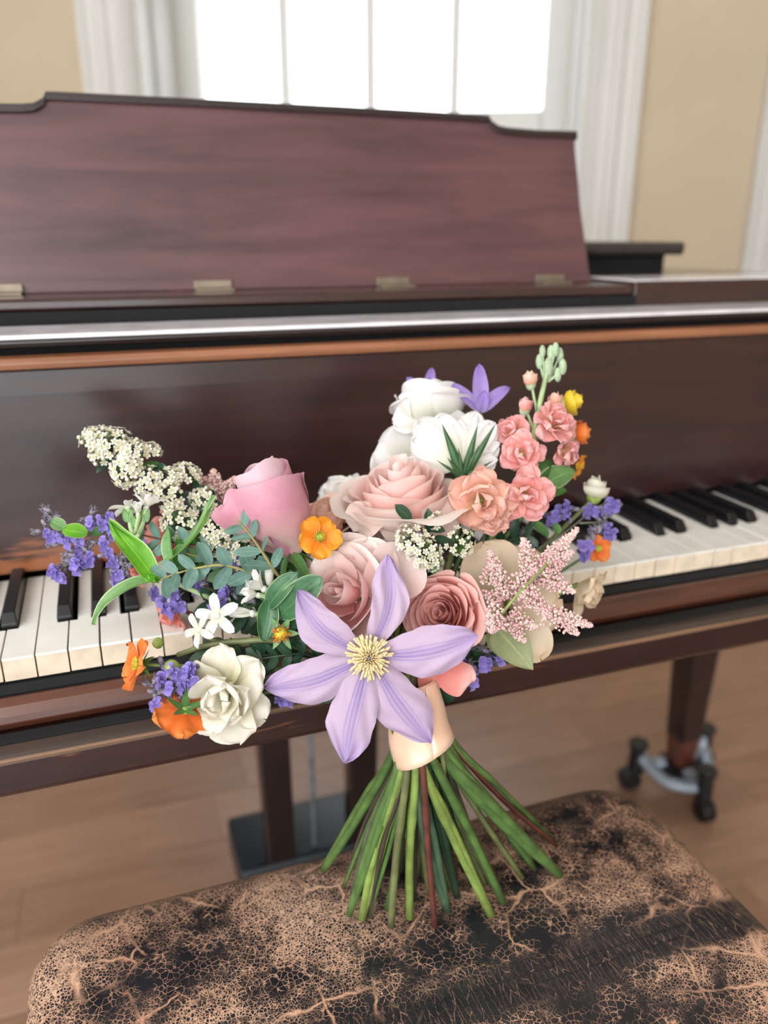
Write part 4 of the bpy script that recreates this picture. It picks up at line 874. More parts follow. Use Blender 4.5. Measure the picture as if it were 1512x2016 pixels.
def seed_head():
    c = at(553, 1248, 0.55); ax = cs(-0.1, -0.1, 1); o = flower_thing('geum_seed_head', 'rusty orange spent geum seed head left of the clematis', 'flower', c)
    m_ = MB(); rg = random.Random(4)
    for i in range(90):
        d = V((rg.gauss(0, 1), rg.gauss(0, 1), rg.gauss(0, 1))).normalized()
        if d.dot(ax) < -0.2: continue
        tube(m_, [c+d*0.003, c+d*rg.uniform(0.0066, 0.0082)], 0.0005, 4, 0.0003)
    m_.obj('seed_spike', RUST, o, True, stuff=True)
    m_ = MB(); sphere(m_, c, 0.0048, 10, 8); m_.obj('seed_core', STAMENY, o, True)
    calyx(o, c-ax*0.004, ax, 0.006, 6, G_TWEED, 2.0, 0.2); stem(o, c-ax*0.004, None, 0.0012)
seed_head()
c = at(1170, 962, 0.675); o = flower_thing('flower_bud', 'pale green flower bud standing above the piano keys on the right', 'flower bud', c)
wrap(o, c-UPV*0.009, cs(0.05, 1, 0.2), 0.0105, P_IVORY, 7, 6, 1.9); m_ = MB(); sphere(m_, c-UPV*0.006, 0.0068, 12, 8, (1, 1, 1.2)); m_.obj('calyx_cup', BUDG, o, True); calyx(o, c-UPV*0.009, cs(0, 1, 0.1), 0.009, 6, G_TWEED, 2.1, 1.05); stem(o, c-UPV*0.008, None, 0.0018, 'olive', bend=at(1100, 1060, 0.64))

# ------------------------------------------------------------------ spirea
def floret5(mb, mb2, c, n, r, rg):
    X = n.orthogonal().normalized(); Y = n.cross(X); a0 = rg.uniform(0, 6)
    for i in range(5):
        a = a0+i*1.2566; d = X*math.cos(a)+Y*math.sin(a); t = n.cross(d)
        vs = [c+d*r*0.12, c+d*r*0.5+t*r*0.36+n*r*0.10, c+d*r*0.92+t*r*0.28+n*r*0.22, c+d*r*1.02+n*r*0.24, c+d*r*0.92-t*r*0.28+n*r*0.22, c+d*r*0.5-t*r*0.36+n*r*0.10, c+d*r*0.55+n*r*0.02]
        mb.add(vs, [(0,6,1),(1,6,2),(2,6,3),(3,6,4),(4,6,5),(5,6,0)], [(0.5,0.2),(1,0.5),(0.9,0.9),(0.5,1),(0.1,0.9),(0,0.5),(0.5,0.6)])
    sphere(mb2, c+n*r*0.06, r*0.25, 6, 4, (1, 1, 0.6))
def spirea(label, cat, doms, path, leaves, k, seed, fr=0.0034):
    base = at(*path[0]); o = flower_thing('spirea_sprig', label, cat, base); rg = random.Random(seed)
    for i, (x, y, d, R, ax) in enumerate(doms):
        c = at(x, y, d); n = cs(*ax); X = n.orthogonal().normalized(); Y = n.cross(X); m1 = MB(); m2 = MB(); m3 = MB()
        cnt = max(10, int(40*(R/0.013)**2))
        for q in range(cnt):
            th = math.acos(1-(q+0.5)/cnt*1.15); a = q*2.399+rg.uniform(-.25, .25); rr_ = R*rg.uniform(0.9, 1.12)
            dd = X*(math.sin(th)*math.cos(a))+Y*(math.sin(th)*math.sin(a))+n*math.cos(th)*0.75
            p = c+dd*rr_
            if rg.random() < 0.14: sphere(m1, p, fr*0.5, 6, 4)
            else: floret5(m1, m2, p, (dd+n*0.4+V((rg.uniform(-.3, .3), rg.uniform(-.3, .3), rg.uniform(-.3, .3)))).normalized(), fr*rg.uniform(0.85, 1.15), rg)
            tube(m3, [c-n*R*0.5, p], 0.00035, 4)
        co = m1.obj('flower_cluster', P_SPIR, o, True, stuff=True); m2.obj('flower_eye', EYE, co, True, stuff=True); m3.obj('flower_stalk', ST['green'], co, True, stuff=True)
    pp = catmull([at(*q) for q in path], 5); m_ = MB(); tube(m_, pp, 0.0018, 6, 0.0009); m_.obj('twig', ST['brown'], o, True)
    for i in range(leaves):
        p = pp[int((i+0.5)/leaves*0.82*(len(pp)-1))]; a = rg.uniform(0, 6.28); d = (RGT*math.cos(a)+UPV*math.sin(a)-FWD*rg.uniform(-0.2, 0.6)).normalized()
        pv, pf, pu = petal(rg.uniform(0.012, 0.020), rg.uniform(0.007, 0.010), 0.5, 0.5, 0.2, -0.5, 0, 0.2, nu=4, nv=5); mk('leaf', place(pv, p+d*0.006, d, cs(rg.uniform(-.4, .4), 0.5, 0.8)), pf, G_DARK if i % 3 else G_MID, o, pu)
    stem(o, pp[0], k, 0.0016)
spirea('long spirea sprig of white flower clusters reaching up at the far left', 'spirea', [(185, 862, 0.60, 0.0105, (-0.3, 0.8, 0.4)), (222, 872, 0.592, 0.013, (0, 0.6, 0.7)), (262, 892, 0.592, 0.012, (0.2, 0.6, 0.7)), (298, 886, 0.60, 0.007, (0.3, 0.8, 0.3)), (195, 895, 0.59, 0.008, (-0.5, -0.1, 0.8)), (247, 928, 0.585, 0.0115, (-0.3, -0.2, 0.9)), (292, 950, 0.59, 0.0115, (-0.4, 0.2, 0.8)), (330, 945, 0.598, 0.0115, (0, 0.7, 0.6)), (365, 935, 0.61, 0.011, (0.2, 0.8, 0.4)), (332, 975, 0.588, 0.010, (0, -0.1, 1))],
       [(420, 1040, 0.60), (360, 990, 0.60), (290, 935, 0.602), (225, 890, 0.604), (172, 858, 0.607)], 16, None, 5)
spirea('white spirea clusters with small dark leaves below and left of the rosebud', 'spirea', [(352, 1030, 0.585, 0.0125, (-0.1, 0.2, 1)), (425, 1040, 0.582, 0.0115, (0, 0.3, 1)), (480, 1085, 0.575, 0.0085, (0, 0.2, 1)), (438, 1075, 0.58, 0.008, (0, 0.1, 1)), (400, 985, 0.605, 0.010, (0, 0.5, 0.8))],
       [(540, 1140, 0.59), (460, 1075, 0.595), (400, 1020, 0.60), (350, 985, 0.605)], 18, None, 8)
spirea('white spirea clusters among dark leaves at the centre above the coral rose', 'spirea', [(808, 1060, 0.558, 0.0105, (-0.2, 0.4, 0.9)), (835, 1085, 0.556, 0.0115, (0.2, 0.2, 1)), (852, 1100, 0.56, 0.008, (0.5, 0, 0.9)), (905, 1068, 0.57, 0.0100, (0.3, 0.3, 0.9)), (858, 1025, 0.575, 0.006, (0, 0.2, 1))],
       [(890, 1120, 0.64), (860, 1080, 0.59), (825, 1040, 0.578), (800, 1028, 0.58)], 12, None, 11, 0.0027)

# ------------------------------------------------------------------ astilbe
def astilbe(label, base, branches, k, dens=1.0, seed=1, r=0.0013):
    o = flower_thing('astilbe_plume', label, 'astilbe', at(*base)); rg = random.Random(seed)
    for (x0, y0, d0, x1, y1, d1, w) in branches:
        a, b_ = at(x0, y0, d0), at(x1, y1, d1); ax = (b_-a); L = ax.length; ax.normalize(); X = ax.orthogonal().normalized(); Y = ax.cross(X); m_ = MB(); ms = MB()
        tube(ms, [a, a.lerp(b_, 0.5)+V((0, 0, 0.001)), b_], 0.0008, 5, 0.0004)
        cnt = int(dens*L/0.00022*w/9*4.0)
        for i in range(cnt):
            t = rg.random()**0.9; ang = rg.uniform(0, 6.28); ww = w*0.00165*(1-t)**0.7*(0.72+0.28*math.sin(t*L*2200+ang*2))+0.0007; q = ww*math.sqrt(rg.random())
            p = a+ax*(L*t)+(X*math.cos(ang)+Y*math.sin(ang))*q; s = r*rg.uniform(0.7, 1.3); f1, f2, f3 = frame(V((rg.gauss(0, 1), rg.gauss(0, 1), rg.gauss(0, 1))), V((rg.gauss(0, 1), rg.gauss(0, 1), 1)))
            vs = [p+f1*s, p-f1*s*0.8, p+f2*s, p-f2*s*0.8, p+f3*s*1.2, p-f3*s]
            u_ = 0.5+0.5*rg.random(); m_.add(vs, [(0,2,4),(2,1,4),(1,3,4),(3,0,4),(2,0,5),(1,2,5),(3,1,5),(0,3,5)], [(0.5, u_)]*6)
        bo = m_.obj('plume_branch', P_AST, o, True, stuff=True); ms.obj('branch_stem', ST['lime'], bo, True)
    stem(o, at(*base), k, 0.0014, 'green'); return o
o = astilbe('feathery pale pink astilbe plume at the right in front of the cream rose', (985, 1205, 0.575), [
 (1005, 1185, 0.572, 1138, 1040, 0.575, 7.5), (1060, 1130, 0.57, 1128, 1085, 0.57, 7), (1050, 1120, 0.572, 1028, 1060, 0.575, 6.5), (1075, 1105, 0.57, 1100, 1070, 0.575, 5.5), (1000, 1180, 0.575, 962, 1082, 0.58, 6.5), (985, 1190, 0.58, 935, 1160, 0.585, 5.5), (960, 1150, 0.58, 968, 1100, 0.58, 5),
 (1070, 1135, 0.567, 1132, 1166, 0.56, 6), (1020, 1150, 0.565, 1060, 1120, 0.565, 5.5), (1025, 1160, 0.56, 1085, 1215, 0.555, 6.5), (1070, 1205, 0.557, 1165, 1232, 0.55, 5.5), (1105, 1222, 0.555, 1138, 1250, 0.55, 4.5), (980, 1195, 0.56, 960, 1230, 0.555, 6), (985, 1215, 0.56, 965, 1245, 0.555, 6), (1000, 1215, 0.57, 1060, 1235, 0.565, 6), (1000, 1225, 0.572, 1034, 1264, 0.57, 5), (985, 1210, 0.58, 925, 1195, 0.585, 4), (970, 1225, 0.58, 940, 1248, 0.58, 3.5), (1030, 1180, 0.575, 1050, 1160, 0.57, 6)], 17, 1.0, 3)
pth = catmull([at(985, 1212, 0.56), at(1020, 1170, 0.557), at(1078, 1110, 0.56)], 6); m_ = MB(); tube(m_, pth, 0.0014, 6, 0.0008); m_.obj('plume_stem', ST['lime'], o, True)
astilbe('soft pink astilbe tuft half hidden behind the rosebud at the left', (430, 1000, 0.63), [(440, 990, 0.63, 385, 935, 0.63, 8), (430, 985, 0.63, 420, 925, 0.635, 8), (450, 1000, 0.61, 440, 1040, 0.60, 6), (460, 1010, 0.60, 470, 1062, 0.59, 5), (425, 990, 0.625, 465, 940, 0.635, 7)], None, 0.8, 9, 0.0014)

# ------------------------------------------------------------------ catmint
def cat_floret():
    """one two lipped blossom, opening towards +y"""
    b = MB()
    tube(b, [V((0, 0, 0)), V((0, 0.003, 0.0002)), V((0, 0.0052, 0.0006))], 0.0006, 6, 0.0014)
    for (ang, L, W, el, s) in ((0, 0.0052, 0.0062, -0.55, 1), (-1.25, 0.003, 0.0034, 0.2, 2), (1.25, 0.003, 0.0034, 0.2, 3), (2.7, 0.0036, 0.0036, 0.9, 4), (-2.7, 0.0036, 0.0036, 0.9, 5)):
        pv, pf, pu = petal(L, W, 0.6, 0.25, 0.3, -0.6, -0.4, 0.3, 0.0005, s, 5, 4)
        d = V((math.sin(ang), 0.35, -math.cos(ang))).normalized(); b.add(place(pv, V((0, 0.005, 0.0006)), d, V((0, 1, 0.1))), pf, pu)
    return b
CF = None
def calyx_mesh():
    b = MB(); sphere(b, V((0, -0.0006, 0)), 0.0015, 6, 5, (1, 1, 1.9), (V((1, 0, 0)), V((0, 0, 1)), V((0, 1, 0))))
    for i in range(5): a = i*1.2566; d = V((math.cos(a)*0.35, 1, math.sin(a)*0.35)).normalized(); tube(b, [V((math.cos(a)*0.001, 0.0012, math.sin(a)*0.001)), V((math.cos(a)*0.0012, 0.0012, math.sin(a)*0.0012))+d*0.0022], 0.0005, 4, 0.0001)
    return b
CFM = {}
def inst(name, key, build, mat, root, loc, ydir, zdir, sc):
    if key not in CFM: o = build().obj(name, mat, None, True); CFM[key] = o.data
    else: o = bpy.data.objects.new(name, CFM[key]); COL.objects.link(o)
    X, Y, Z = frame(ydir, zdir); m = Matrix((X*sc, Y*sc, Z*sc)).transposed().to_4x4(); m.translation = V(loc)-root.location
    o.parent = root; o.matrix_local = m; return o
def catmint(label, paths, flowers, cals, k, seed, sc=1.0, leaves=()):
    o = flower_thing('catmint_sprig', label, 'catmint', at(*paths[0][0])); rg = random.Random(seed)
    for p in paths:
        m_ = MB(); tube(m_, catmull([at(*q) for q in p], 5), 0.0011, 6, 0.0006); m_.obj('stalk', ST['grey'], o, True)
    for (x, y, d, cnt, sp) in flowers:
        c = at(x, y, d)
        for i in range(cnt):
            off = V((0, 0, 0)) if cnt == 1 else (RGT*rg.uniform(-1, 1)+UPV*rg.uniform(-1, 1)-FWD*rg.uniform(-0.5, 1))*sp*0.001
            yd = cs(rg.uniform(-.9, .9), rg.uniform(-.7, .3), rg.uniform(0.3, 1)); s_ = sc*rg.uniform(1.0, 1.35)
            inst('floret', 'cat', cat_floret, P_CAT, o, c+off-yd*0.005*s_, yd, cs(0, 1, 0.1), s_)
            if i % 2 == 0: inst('calyx', 'cal', calyx_mesh, CALYX, o, c+off-yd*0.0058*s_, yd, cs(0, 1, 0.1), s_)
    for (x, y, d, cnt, sp) in cals:
        c = at(x, y, d)
        for i in range(cnt):
            off = (RGT*rg.uniform(-1, 1)+UPV*rg.uniform(-1, 1)-FWD*rg.uniform(-0.5, 0.8))*sp*0.001
            inst('calyx', 'cal', calyx_mesh, CALYX, o, c+off, cs(rg.uniform(-1, 0.4), rg.uniform(-.4, 1), rg.uniform(0, .6)), cs(0, 1, 0.1), sc*rg.uniform(1.0, 1.5))
    for (x, y, d, x1, y1, d1, w, mt) in leaves:
        a = at(x, y, d); dv = at(x1, y1, d1)-a; pv, pf, pu = petal(dv.length, w*d/FPX, 0.45, 0.5, 0.2, -0.35, 0, 0.2, 0.0006, int(x), 6, 8); mk('leaf', place(pv, a, dv, cs(0, 0.5, 0.8)), pf, mt, o, pu)
    stem(o, at(*paths[0][0]), k, 0.0011, 'grey'); return o
catmint('catmint sprig with violet blue flowers at the far left in front of the fallboard', [[(330, 1100, 0.605), (265, 1062, 0.605), (215, 1044, 0.605), (150, 1048, 0.607), (105, 1025, 0.61), (95, 1008, 0.612)], [(215, 1046, 0.605), (170, 1085, 0.61), (120, 1120, 0.612)], [(240, 1060, 0.605), (180, 1020, 0.605), (183, 1005, 0.605)]],
        [(97, 1050, 0.606, 3, 4), (132, 1065, 0.604, 4, 5), (152, 1070, 0.602, 3, 4), (165, 1100, 0.606, 4, 5), (150, 1110, 0.606, 3, 5), (185, 1097, 0.604, 3, 3.5), (105, 1118, 0.61, 3, 4), (122, 1132, 0.61, 2, 3), (203, 1030, 0.60, 4, 5), (212, 1042, 0.60, 3, 4), (210, 1065, 0.598, 3, 5), (218, 1085, 0.598, 2, 3), (182, 1028, 0.602, 2, 3)],
        [(95, 1010, 0.612, 5, 4), (85, 1022, 0.612, 4, 4), (112, 1022, 0.612, 3, 4), (72, 1045, 0.61, 2, 3), (165, 1022, 0.606, 2, 3), (182, 1005, 0.606, 2, 2.5), (183, 1072, 0.606, 4, 5), (175, 1085, 0.606, 3, 4), (130, 1095, 0.61, 4, 4), (102, 1072, 0.61, 3, 4)], 2, 3, 1.0,
        [(172, 1050, 0.60, 122, 1044, 0.595, 34, G_BRIGHT), (198, 1052, 0.60, 185, 1040, 0.598, 26, G_MID), (128, 1040, 0.606, 100, 1025, 0.606, 26, G_TWEED)])
catmint('violet catmint flowers hanging behind the bright green leaf, above the keys at left', [[(360, 1140, 0.61), (300, 1120, 0.605), (250, 1100, 0.602), (225, 1090, 0.602)], [(270, 1105, 0.605), (235, 1130, 0.602), (228, 1170, 0.602)]],
        [(225, 1115, 0.598, 4, 5), (235, 1125, 0.597, 3, 4), (226, 1150, 0.60, 3, 3.5), (285, 1075, 0.595, 1, 2), (332, 1190, 0.585, 5, 6), (345, 1180, 0.583, 4, 5), (335, 1203, 0.585, 2, 3), (300, 1165, 0.60, 2, 4)], [(245, 1115, 0.60, 5, 5), (250, 1135, 0.60, 4, 4), (240, 1095, 0.602, 3, 4), (340, 1170, 0.588, 4, 5)], None, 5)
catmint('violet catmint blossoms amid the eucalyptus and white tweedia', [[(520, 1220, 0.60), (460, 1170, 0.595), (400, 1120, 0.598), (345, 1100, 0.60)]],
        [(345, 1100, 0.585, 2, 3), (435, 1180, 0.575, 5, 6), (455, 1130, 0.585, 3, 5), (470, 1112, 0.585, 3, 4), (425, 1195, 0.577, 3, 4), (385, 1150, 0.59, 3, 5)], [(440, 1160, 0.585, 5, 7), (480, 1190, 0.585, 5, 8), (410, 1140, 0.59, 4, 6)], None, 6)
catmint('violet catmint cluster beside the ivory bloom at the lower left', [[(480, 1330, 0.57), (420, 1350, 0.555), (370, 1350, 0.55), (320, 1340, 0.548), (290, 1345, 0.548)], [(370, 1350, 0.55), (330, 1375, 0.545), (310, 1388, 0.545)]],
        [(330, 1335, 0.535, 4, 5), (350, 1330, 0.533, 5, 5), (368, 1330, 0.533, 4, 4), (345, 1345, 0.532, 3, 4), (378, 1342, 0.532, 3, 3), (306, 1384, 0.535, 2, 2.5), (316, 1386, 0.533, 2, 2.5), (371, 1322, 0.534, 3, 3)],
        [(290, 1350, 0.54, 3, 3), (305, 1340, 0.54, 4, 4), (320, 1355, 0.54, 5, 4), (332, 1365, 0.54, 4, 4), (300, 1368, 0.54, 2, 3), (345, 1365, 0.538, 5, 5)], None, 8)
catmint('blurred violet catmint sprig at the far right beside the green bud', [[(1060, 1080, 0.64), (1110, 1050, 0.655), (1160, 1010, 0.672), (1200, 985, 0.68)], [(1140, 1030, 0.665), (1190, 1030, 0.672), (1205, 1045, 0.672)]],
        [(1210, 990, 0.68, 3, 4), (1193, 1000, 0.68, 3, 4), (1165, 1000, 0.672, 3, 4), (1195, 1040, 0.672, 4, 4), (1200, 1052, 0.672, 2, 3), (1105, 1010, 0.66, 4, 5), (1088, 1015, 0.66, 3, 4), (1150, 1075, 0.668, 4, 5), (1148, 1095, 0.668, 3, 4), (1120, 1000, 0.66, 2, 3)], [(1180, 1030, 0.67, 5, 6), (1170, 1050, 0.67, 4, 5), (1040, 1060, 0.645, 4, 8)], None, 9, 1.15,
        [(1080, 1055, 0.65, 1045, 1025, 0.65, 20, G_MID), (1100, 1050, 0.65, 1090, 1030, 0.65, 18, G_MID), (1060, 1070, 0.64, 1020, 1060, 0.64, 20, G_MID)])
catmint('shadowed violet catmint sprig below the coral rose on the right', [[(880, 1300, 0.60), (920, 1305, 0.605), (975, 1290, 0.61)], [(920, 1305, 0.605), (930, 1335, 0.605)]],
        [(905, 1310, 0.60, 4, 5), (930, 1320, 0.60, 5, 6), (955, 1300, 0.602, 4, 5), (935, 1340, 0.60, 3, 4), (915, 1330, 0.60, 3, 4), (975, 1290, 0.605, 2, 4)], [(920, 1310, 0.605, 6, 8), (960, 1285, 0.61, 4, 6)], None, 10)
catmint('small violet catmint tip under the left clematis petal', [[(640, 1360, 0.585), (590, 1370, 0.58), (552, 1375, 0.578)]], [(552, 1380, 0.572, 3, 3), (560, 1390, 0.572, 2, 3), (556, 1340, 0.58, 3, 4)], [(565, 1370, 0.575, 3, 4)], None, 12)

# ------------------------------------------------------------------ tweedia: white stars with soft hairy leaves
def leafpart(o, x, y, d, x1, y1, d1, w, mat, up=(0, 0.4, 0.9), b0=0.25, b1=-0.5, cup=0.25, ruf=0.0008, a=0.45, b=0.6, name='leaf', tip=0.0):
    A = at(x, y, d); dv = at(x1, y1, d1)-A; ch = math.cos(abs(b1)*0.45)
    pv, pf, pu = petal(dv.length/ch, w*d/FPX, a, b, b0, b1, tip, cup, ruf, int(x+y), 8, 14); return mk(name, place(pv, A, dv, cs(*up)), pf, mat, o, pu)
def star(o, x, y, d, ax, R, seed, el=0.12, w=0.42, curl=-0.5, n=5, rot=0.0, tube_to=None):
    c = at(x, y, d); ax = cs(*ax); X = (RGT-ax*RGT.dot(ax)).normalized(); Y = ax.cross(X); m_ = MB(); sphere(m_, c, R*0.16, 8, 5); fo = m_.obj('blossom', P_WHITE, o, True); rg = random.Random(seed)
    for i in range(n):
        a = rot+2*math.pi*i/n; d_ = X*math.cos(a)+Y*math.sin(a); e = el+rg.uniform(-.1, .15)
        pv, pf, pu = petal(R*rg.uniform(0.92, 1.08), R*w, 0.6, 0.45, e, -0.15, curl, 0.3, 0.0004, seed+i, 5, 8); mk('petal', place(pv, c, d_, ax), pf, P_WHITE, fo, pu)
    m_ = MB(); e_ = at(*tube_to) if tube_to else c-ax*R*0.9; tube(m_, catmull([c-ax*0.0005, c-ax*R*0.35, e_], 4), 0.0022, 7, 0.0014); m_.obj('blossom_tube', ST['pale'], fo, True)
    return fo
o = flower_thing('tweedia_sprig', 'white star blossoms seen from behind with a bright green leaf at the left', 'tweedia', at(300, 1110, 0.57))
star(o, 252, 1000, 0.575, (-0.25, 0.8, -0.35), 0.0155, 3, 0.1, 0.42, -0.6, tube_to=(258, 1050, 0.575)); star(o, 288, 1000, 0.57, (0.25, 0.85, 0.0), 0.0145, 5, 0.75, 0.5, -0.3, tube_to=(272, 1050, 0.57)); star(o, 272, 1012, 0.565, (0.0, 0.9, 0.2), 0.010, 7, 1.2, 0.5, 0, tube_to=(266, 1050, 0.57))
for q in ([(254, 1012, 0.575), (258, 1040, 0.573), (266, 1065, 0.572)], [(286, 1012, 0.57), (278, 1040, 0.571), (267, 1062, 0.572)], [(266, 1058, 0.572), (272, 1090, 0.573), (300, 1125, 0.576), (420, 1180, 0.59)]): m_ = MB(); tube(m_, catmull([at(*p) for p in q], 5), 0.0017, 7, 0.0021); m_.obj('stalk', ST['pale'], o, True)
for x, y in ((252, 1020), (286, 1020), (268, 1030)): 
    for s_ in (-1, 1): leafpart(o, x+s_*3, y+8, 0.569, x+s_*8, y-18, 0.569, 10, G_TWEED, name='sepal')
leafpart(o, 302, 1137, 0.567, 217, 1030, 0.57, 48, G_BRIGHT, (0.3, 0.5, 0.8), 0.25, -0.5, 0.35, 0.0036, 0.30, 0.72)
leafpart(o, 318, 1142, 0.567, 200, 1222, 0.56, 40, G_TWEED, (-0.3, 0.8, 0.5), 0.75, -1.35, 0.35, 0.0022, 0.35, 0.7)
leafpart(o, 318, 1112, 0.565, 420, 985, 0.575, 36, G_TWEED, (-0.7, 0.5, 0.5), -0.45, 0.9, 0.5, 0.0022, 0.45, 0.7)
leafpart(o, 340, 1115, 0.57, 330, 1040, 0.57, 32, G_TWEED, (-0.6, 0.2, 0.8), 0.2, -0.4, 0.4)
for x, y in ((290, 1133), (300, 1142), (283, 1140)): leafpart(o, 312, 1143, 0.566, x, y, 0.562, 16, G_BRIGHT, b0=0.5)
stem(o, at(420, 1180, 0.59), 0, 0.0022, 'green')
o = flower_thing('tweedia_sprig', 'two open white star blossoms with a long bud left of the seed head', 'tweedia', at(470, 1255, 0.57))
star(o, 428, 1212, 0.553, (-0.1, 0.15, 1), 0.0165, 11, 0.1, 0.45, -0.35, rot=0.5); star(o, 392, 1240, 0.556, (-0.55, 0.1, 0.8), 0.0145, 17, 0.1, 0.40, -0.5, rot=0.9)
star(o, 497, 1208, 0.562, (-1, 0.12, 0.1), 0.0175, 23, 1.42, 0.45, 0.0)
for q in ([(400, 1245, 0.562), (425, 1262, 0.564), (480, 1268, 0.567), (545, 1258, 0.57), (640, 1270, 0.59)], [(505, 1212, 0.563), (525, 1225, 0.566), (560, 1240, 0.575)], [(350, 1290, 0.565), (410, 1270, 0.56), (480, 1262, 0.558), (540, 1262, 0.562), (640, 1290, 0.585)]): m_ = MB(); tube(m_, catmull([at(*p) for p in q], 6), 0.0021, 7, 0.0025); m_.obj('stalk', ST['olive'], o, True)
stem(o, at(640, 1275, 0.59), 1, 0.0022, 'green')
o = flower_thing('tweedia_sprig', 'closed white blossoms with broad glossy green leaves left of the dusty pink rose', 'tweedia', at(540, 1180, 0.57))
star(o, 520, 1160, 0.558, (-0.75, 0.55, 0.25), 0.0170, 31, 1.0, 0.42, -0.3, tube_to=(545, 1190, 0.56)); star(o, 508, 1172, 0.556, (-0.85, 0.2, 0.35), 0.0135, 37, 0.9, 0.45, -0.3, tube_to=(540, 1190, 0.56))
m_ = MB(); sphere(m_, at(530, 1130, 0.562), 0.0045, 8, 8, (0.75, 0.75, 2.0), frame(cs(1, 0, 0), cs(0.15, 1, 0))); m_.obj('blossom', P_WHITE, o, True)
leafpart(o, 552, 1212, 0.555, 632, 1138, 0.54, 62, G_DARK2, (0.3, 0.5, 0.8), 0.2, -0.4, 0.25, 0.001, 0.45, 0.5)
leafpart(o, 528, 1195, 0.556, 584, 1130, 0.548, 44, G_DARK2, (0.1, 0.6, 0.8), 0.35, -0.7, 0.3)
leafpart(o, 532, 1180, 0.556, 520, 1262, 0.552, 42, G_DARK2, (0.2, 0.1, 1), 0.2, -0.4, 0.4, 0.0014)
leafpart(o, 560, 1235, 0.56, 600, 1195, 0.55, 40, G_DARK, (0.3, 0.4, 0.8))
stem(o, at(550, 1200, 0.56), 5, 0.0022, 'green', bend=at(680, 1300, 0.575))

# ------------------------------------------------------------------ eucalyptus and leafy fillers
def sprig(name, label, cat, path, n, L, W, mat, k, seed, rad=0.0014, stemcol='euc', spread=1.0, start=0.05, opposite=True, tipw=0.6, a=0.5, b=0.5):
    P = catmull([at(*q) for q in path], 8); o = thing(name, label, cat, P[0], 'greenery of the bouquet'); rg = random.Random(seed)
    m_ = MB(); tube(m_, P, rad, 6, rad*0.5); m_.obj('twig', ST[stemcol], o, True)
    for i in range(n):
        t = start+(1-start)*(i+0.5)/n; p = P[min(len(P)-1, int(t*(len(P)-1)))]; q = P[min(len(P)-1, int(t*(len(P)-1))+1)]; q0 = P[max(0, int(t*(len(P)-1))-1)]
        ax = (q-q0).normalized(); sd = ax.cross(-FWD).normalized()
        for s_ in ((-1, 1) if opposite else ((-1) ** i,)):
            d = (ax*rg.uniform(0.35, 0.9)+sd*s_*spread*rg.uniform(0.6, 1.1)-FWD*rg.uniform(-0.3, 0.7)).normalized(); sz = (1-(1-tipw)*t)*rg.uniform(0.85, 1.15)
            pv, pf, pu = petal(L*sz, W*sz, a, b, 0.15, rg.uniform(-.5, .1), 0, rg.uniform(0, .3), 0, i, 5, 7); mk('leaf', place(pv, p, d, cs(rg.uniform(-.6, .6), rg.uniform(0, .8), 0.8)), pf, mat, o, pu)
    stem(o, P[0], k, rad, 'olive'); return o
sprig('eucalyptus_sprig', 'blue green eucalyptus sprig curving left over the keys below the rosebud', 'eucalyptus', [(600, 1215, 0.585), (545, 1150, 0.573), (495, 1128, 0.566), (440, 1113, 0.562), (390, 1118, 0.56), (345, 1130, 0.56), (315, 1142, 0.56)], 8, 0.024, 0.0125, G_EUC, 6, 4, tipw=0.6)
o = sprig('eucalyptus_sprig', 'upright blue green eucalyptus sprig in front of the rosebud base', 'eucalyptus', [(600, 1200, 0.58), (545, 1130, 0.56), (515, 1085, 0.554), (490, 1050, 0.552), (468, 1025, 0.55)], 5, 0.020, 0.0085, G_EUC, 7, 9, tipw=0.75)
o = sprig('eucalyptus_sprig', 'upper eucalyptus sprig with darker leaves behind the trailing soft leaf', 'eucalyptus', [(560, 1180, 0.595), (470, 1110, 0.582), (410, 1082, 0.578), (350, 1070, 0.578), (310, 1060, 0.58), (265, 1050, 0.585)], 7, 0.020, 0.0100, G_EUC, None, 14, stemcol='red')
sprig('leafy_sprig', 'mid green leafy sprig left of the rosebud base', 'foliage', [(560, 1190, 0.60), (470, 1130, 0.59), (400, 1100, 0.582), (350, 1085, 0.58)], 6, 0.022, 0.011, G_MID, None, 21)
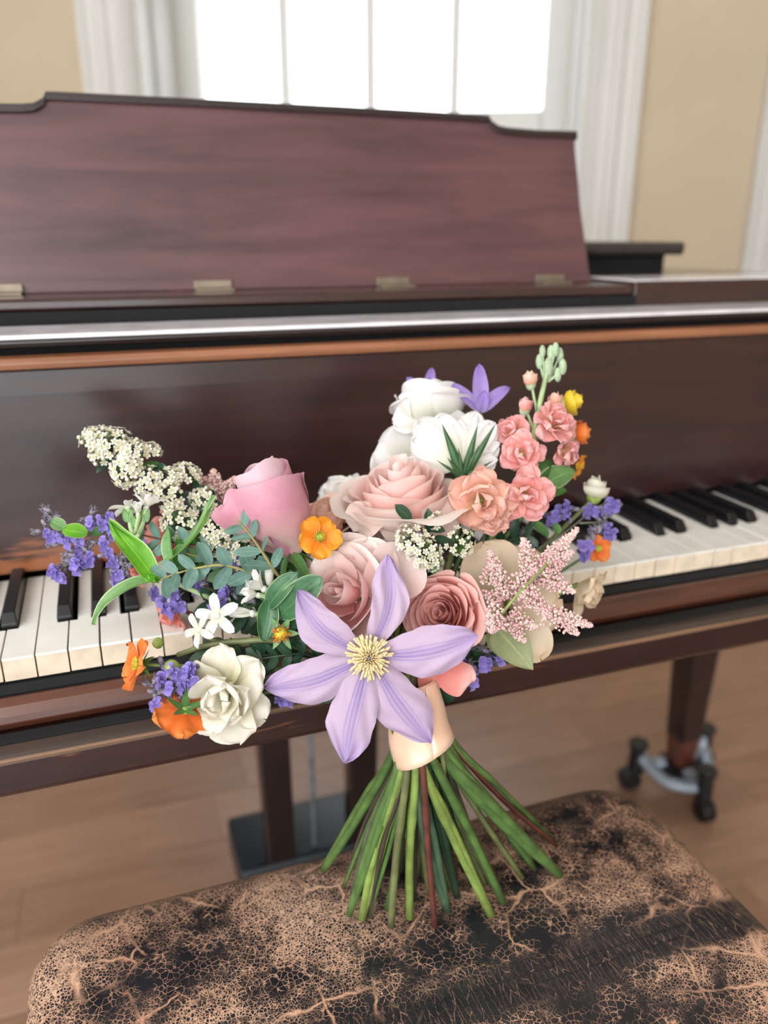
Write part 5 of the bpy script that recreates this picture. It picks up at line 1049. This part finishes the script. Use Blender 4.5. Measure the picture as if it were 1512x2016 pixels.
leaf_th = [('dark leafy sprig below the white star blossoms at left', [(680, 1310, 0.60), (590, 1290, 0.575), (520, 1290, 0.565), (450, 1290, 0.562), (395, 1275, 0.565)], 7, 0.024, 0.012, G_DARK, 31),
 ('dark leafy sprig above the ivory bloom, under the seed head', [(680, 1320, 0.60), (610, 1290, 0.57), (560, 1290, 0.56), (500, 1300, 0.56)], 6, 0.020, 0.010, G_DARK, 33),
 ('dark leaves in the gap between rosebud, geum and dusty pink rose', [(690, 1200, 0.655), (640, 1125, 0.645), (585, 1112, 0.61), (520, 1110, 0.60)], 7, 0.024, 0.012, G_DARK, 35),
 ('dark leafy sprig deep between coral rose and cream rose', [(850, 1250, 0.655), (915, 1190, 0.655), (930, 1120, 0.64), (905, 1075, 0.62)], 8, 0.024, 0.012, G_DARK, 37),
 ('dark leaves under the peach stock florets', [(900, 1200, 0.65), (940, 1110, 0.635), (990, 1070, 0.635), (1050, 1050, 0.64)], 7, 0.024, 0.012, G_DARK, 39),
 ('dark leaves hidden under the coral rose by the ribbon', [(820, 1360, 0.60), (870, 1330, 0.60), (920, 1290, 0.605), (960, 1270, 0.615)], 6, 0.026, 0.013, G_DARK, 41),
 ('dark leaves behind the lower left clematis petals by the ribbon', [(800, 1370, 0.605), (730, 1370, 0.59), (660, 1350, 0.582), (600, 1330, 0.575)], 7, 0.026, 0.013, G_DARK, 43),
 ('dark leaves at the middle left behind the tweedia blossoms', [(620, 1260, 0.61), (540, 1220, 0.598), (470, 1200, 0.592), (400, 1180, 0.592)], 8, 0.026, 0.013, G_DARK, 45),
 ('dark leaves inside the bouquet behind the spirea at centre', [(820, 1200, 0.64), (840, 1120, 0.61), (820, 1050, 0.60), (790, 1020, 0.605)], 7, 0.018, 0.0095, G_DARK, 47),
 ('dark leaves behind the left spirea clusters', [(560, 1160, 0.62), (480, 1080, 0.61), (420, 1010, 0.612), (370, 960, 0.612)], 9, 0.020, 0.010, G_DARK, 49)]
for lb, pth, n, L, W, mt, sd in leaf_th: sprig('leafy_sprig', lb, 'foliage', pth, n, L, W, mt, None, sd, 0.0014, 'dark', 1.0)
o = thing('sage_leaf_sprig', 'broad sage green leaf pointing down under the cream rose at the right', 'foliage', at(975, 1240, 0.60), 'greenery of the bouquet')
leafpart(o, 975, 1235, 0.595, 1050, 1318, 0.585, 76, G_SAGE, (0.2, 0.3, 0.9), 0.1, -0.25, 0.15, 0.0006, 0.5, 0.9)
leafpart(o, 965, 1240, 0.602, 1000, 1290, 0.602, 50, G_SAGE, (0.2, 0.3, 0.9), 0.1, -0.25, 0.15); stem(o, at(970, 1238, 0.60), None, 0.0016)
o = thing('leaf_sprig', 'bright green leaves below the coral stock at the right edge', 'foliage', at(1060, 985, 0.64), 'greenery of the bouquet')
leafpart(o, 1062, 960, 0.64, 1128, 925, 0.645, 52, G_TWEED, (0.1, 0.6, 0.8)); leafpart(o, 1065, 975, 0.642, 1115, 965, 0.645, 26, G_MID, (0.1, 0.6, 0.8)); leafpart(o, 1050, 965, 0.64, 1080, 905, 0.65, 40, G_MID, (-0.4, 0.4, 0.8)); stem(o, at(1055, 985, 0.64), None, 0.0018)
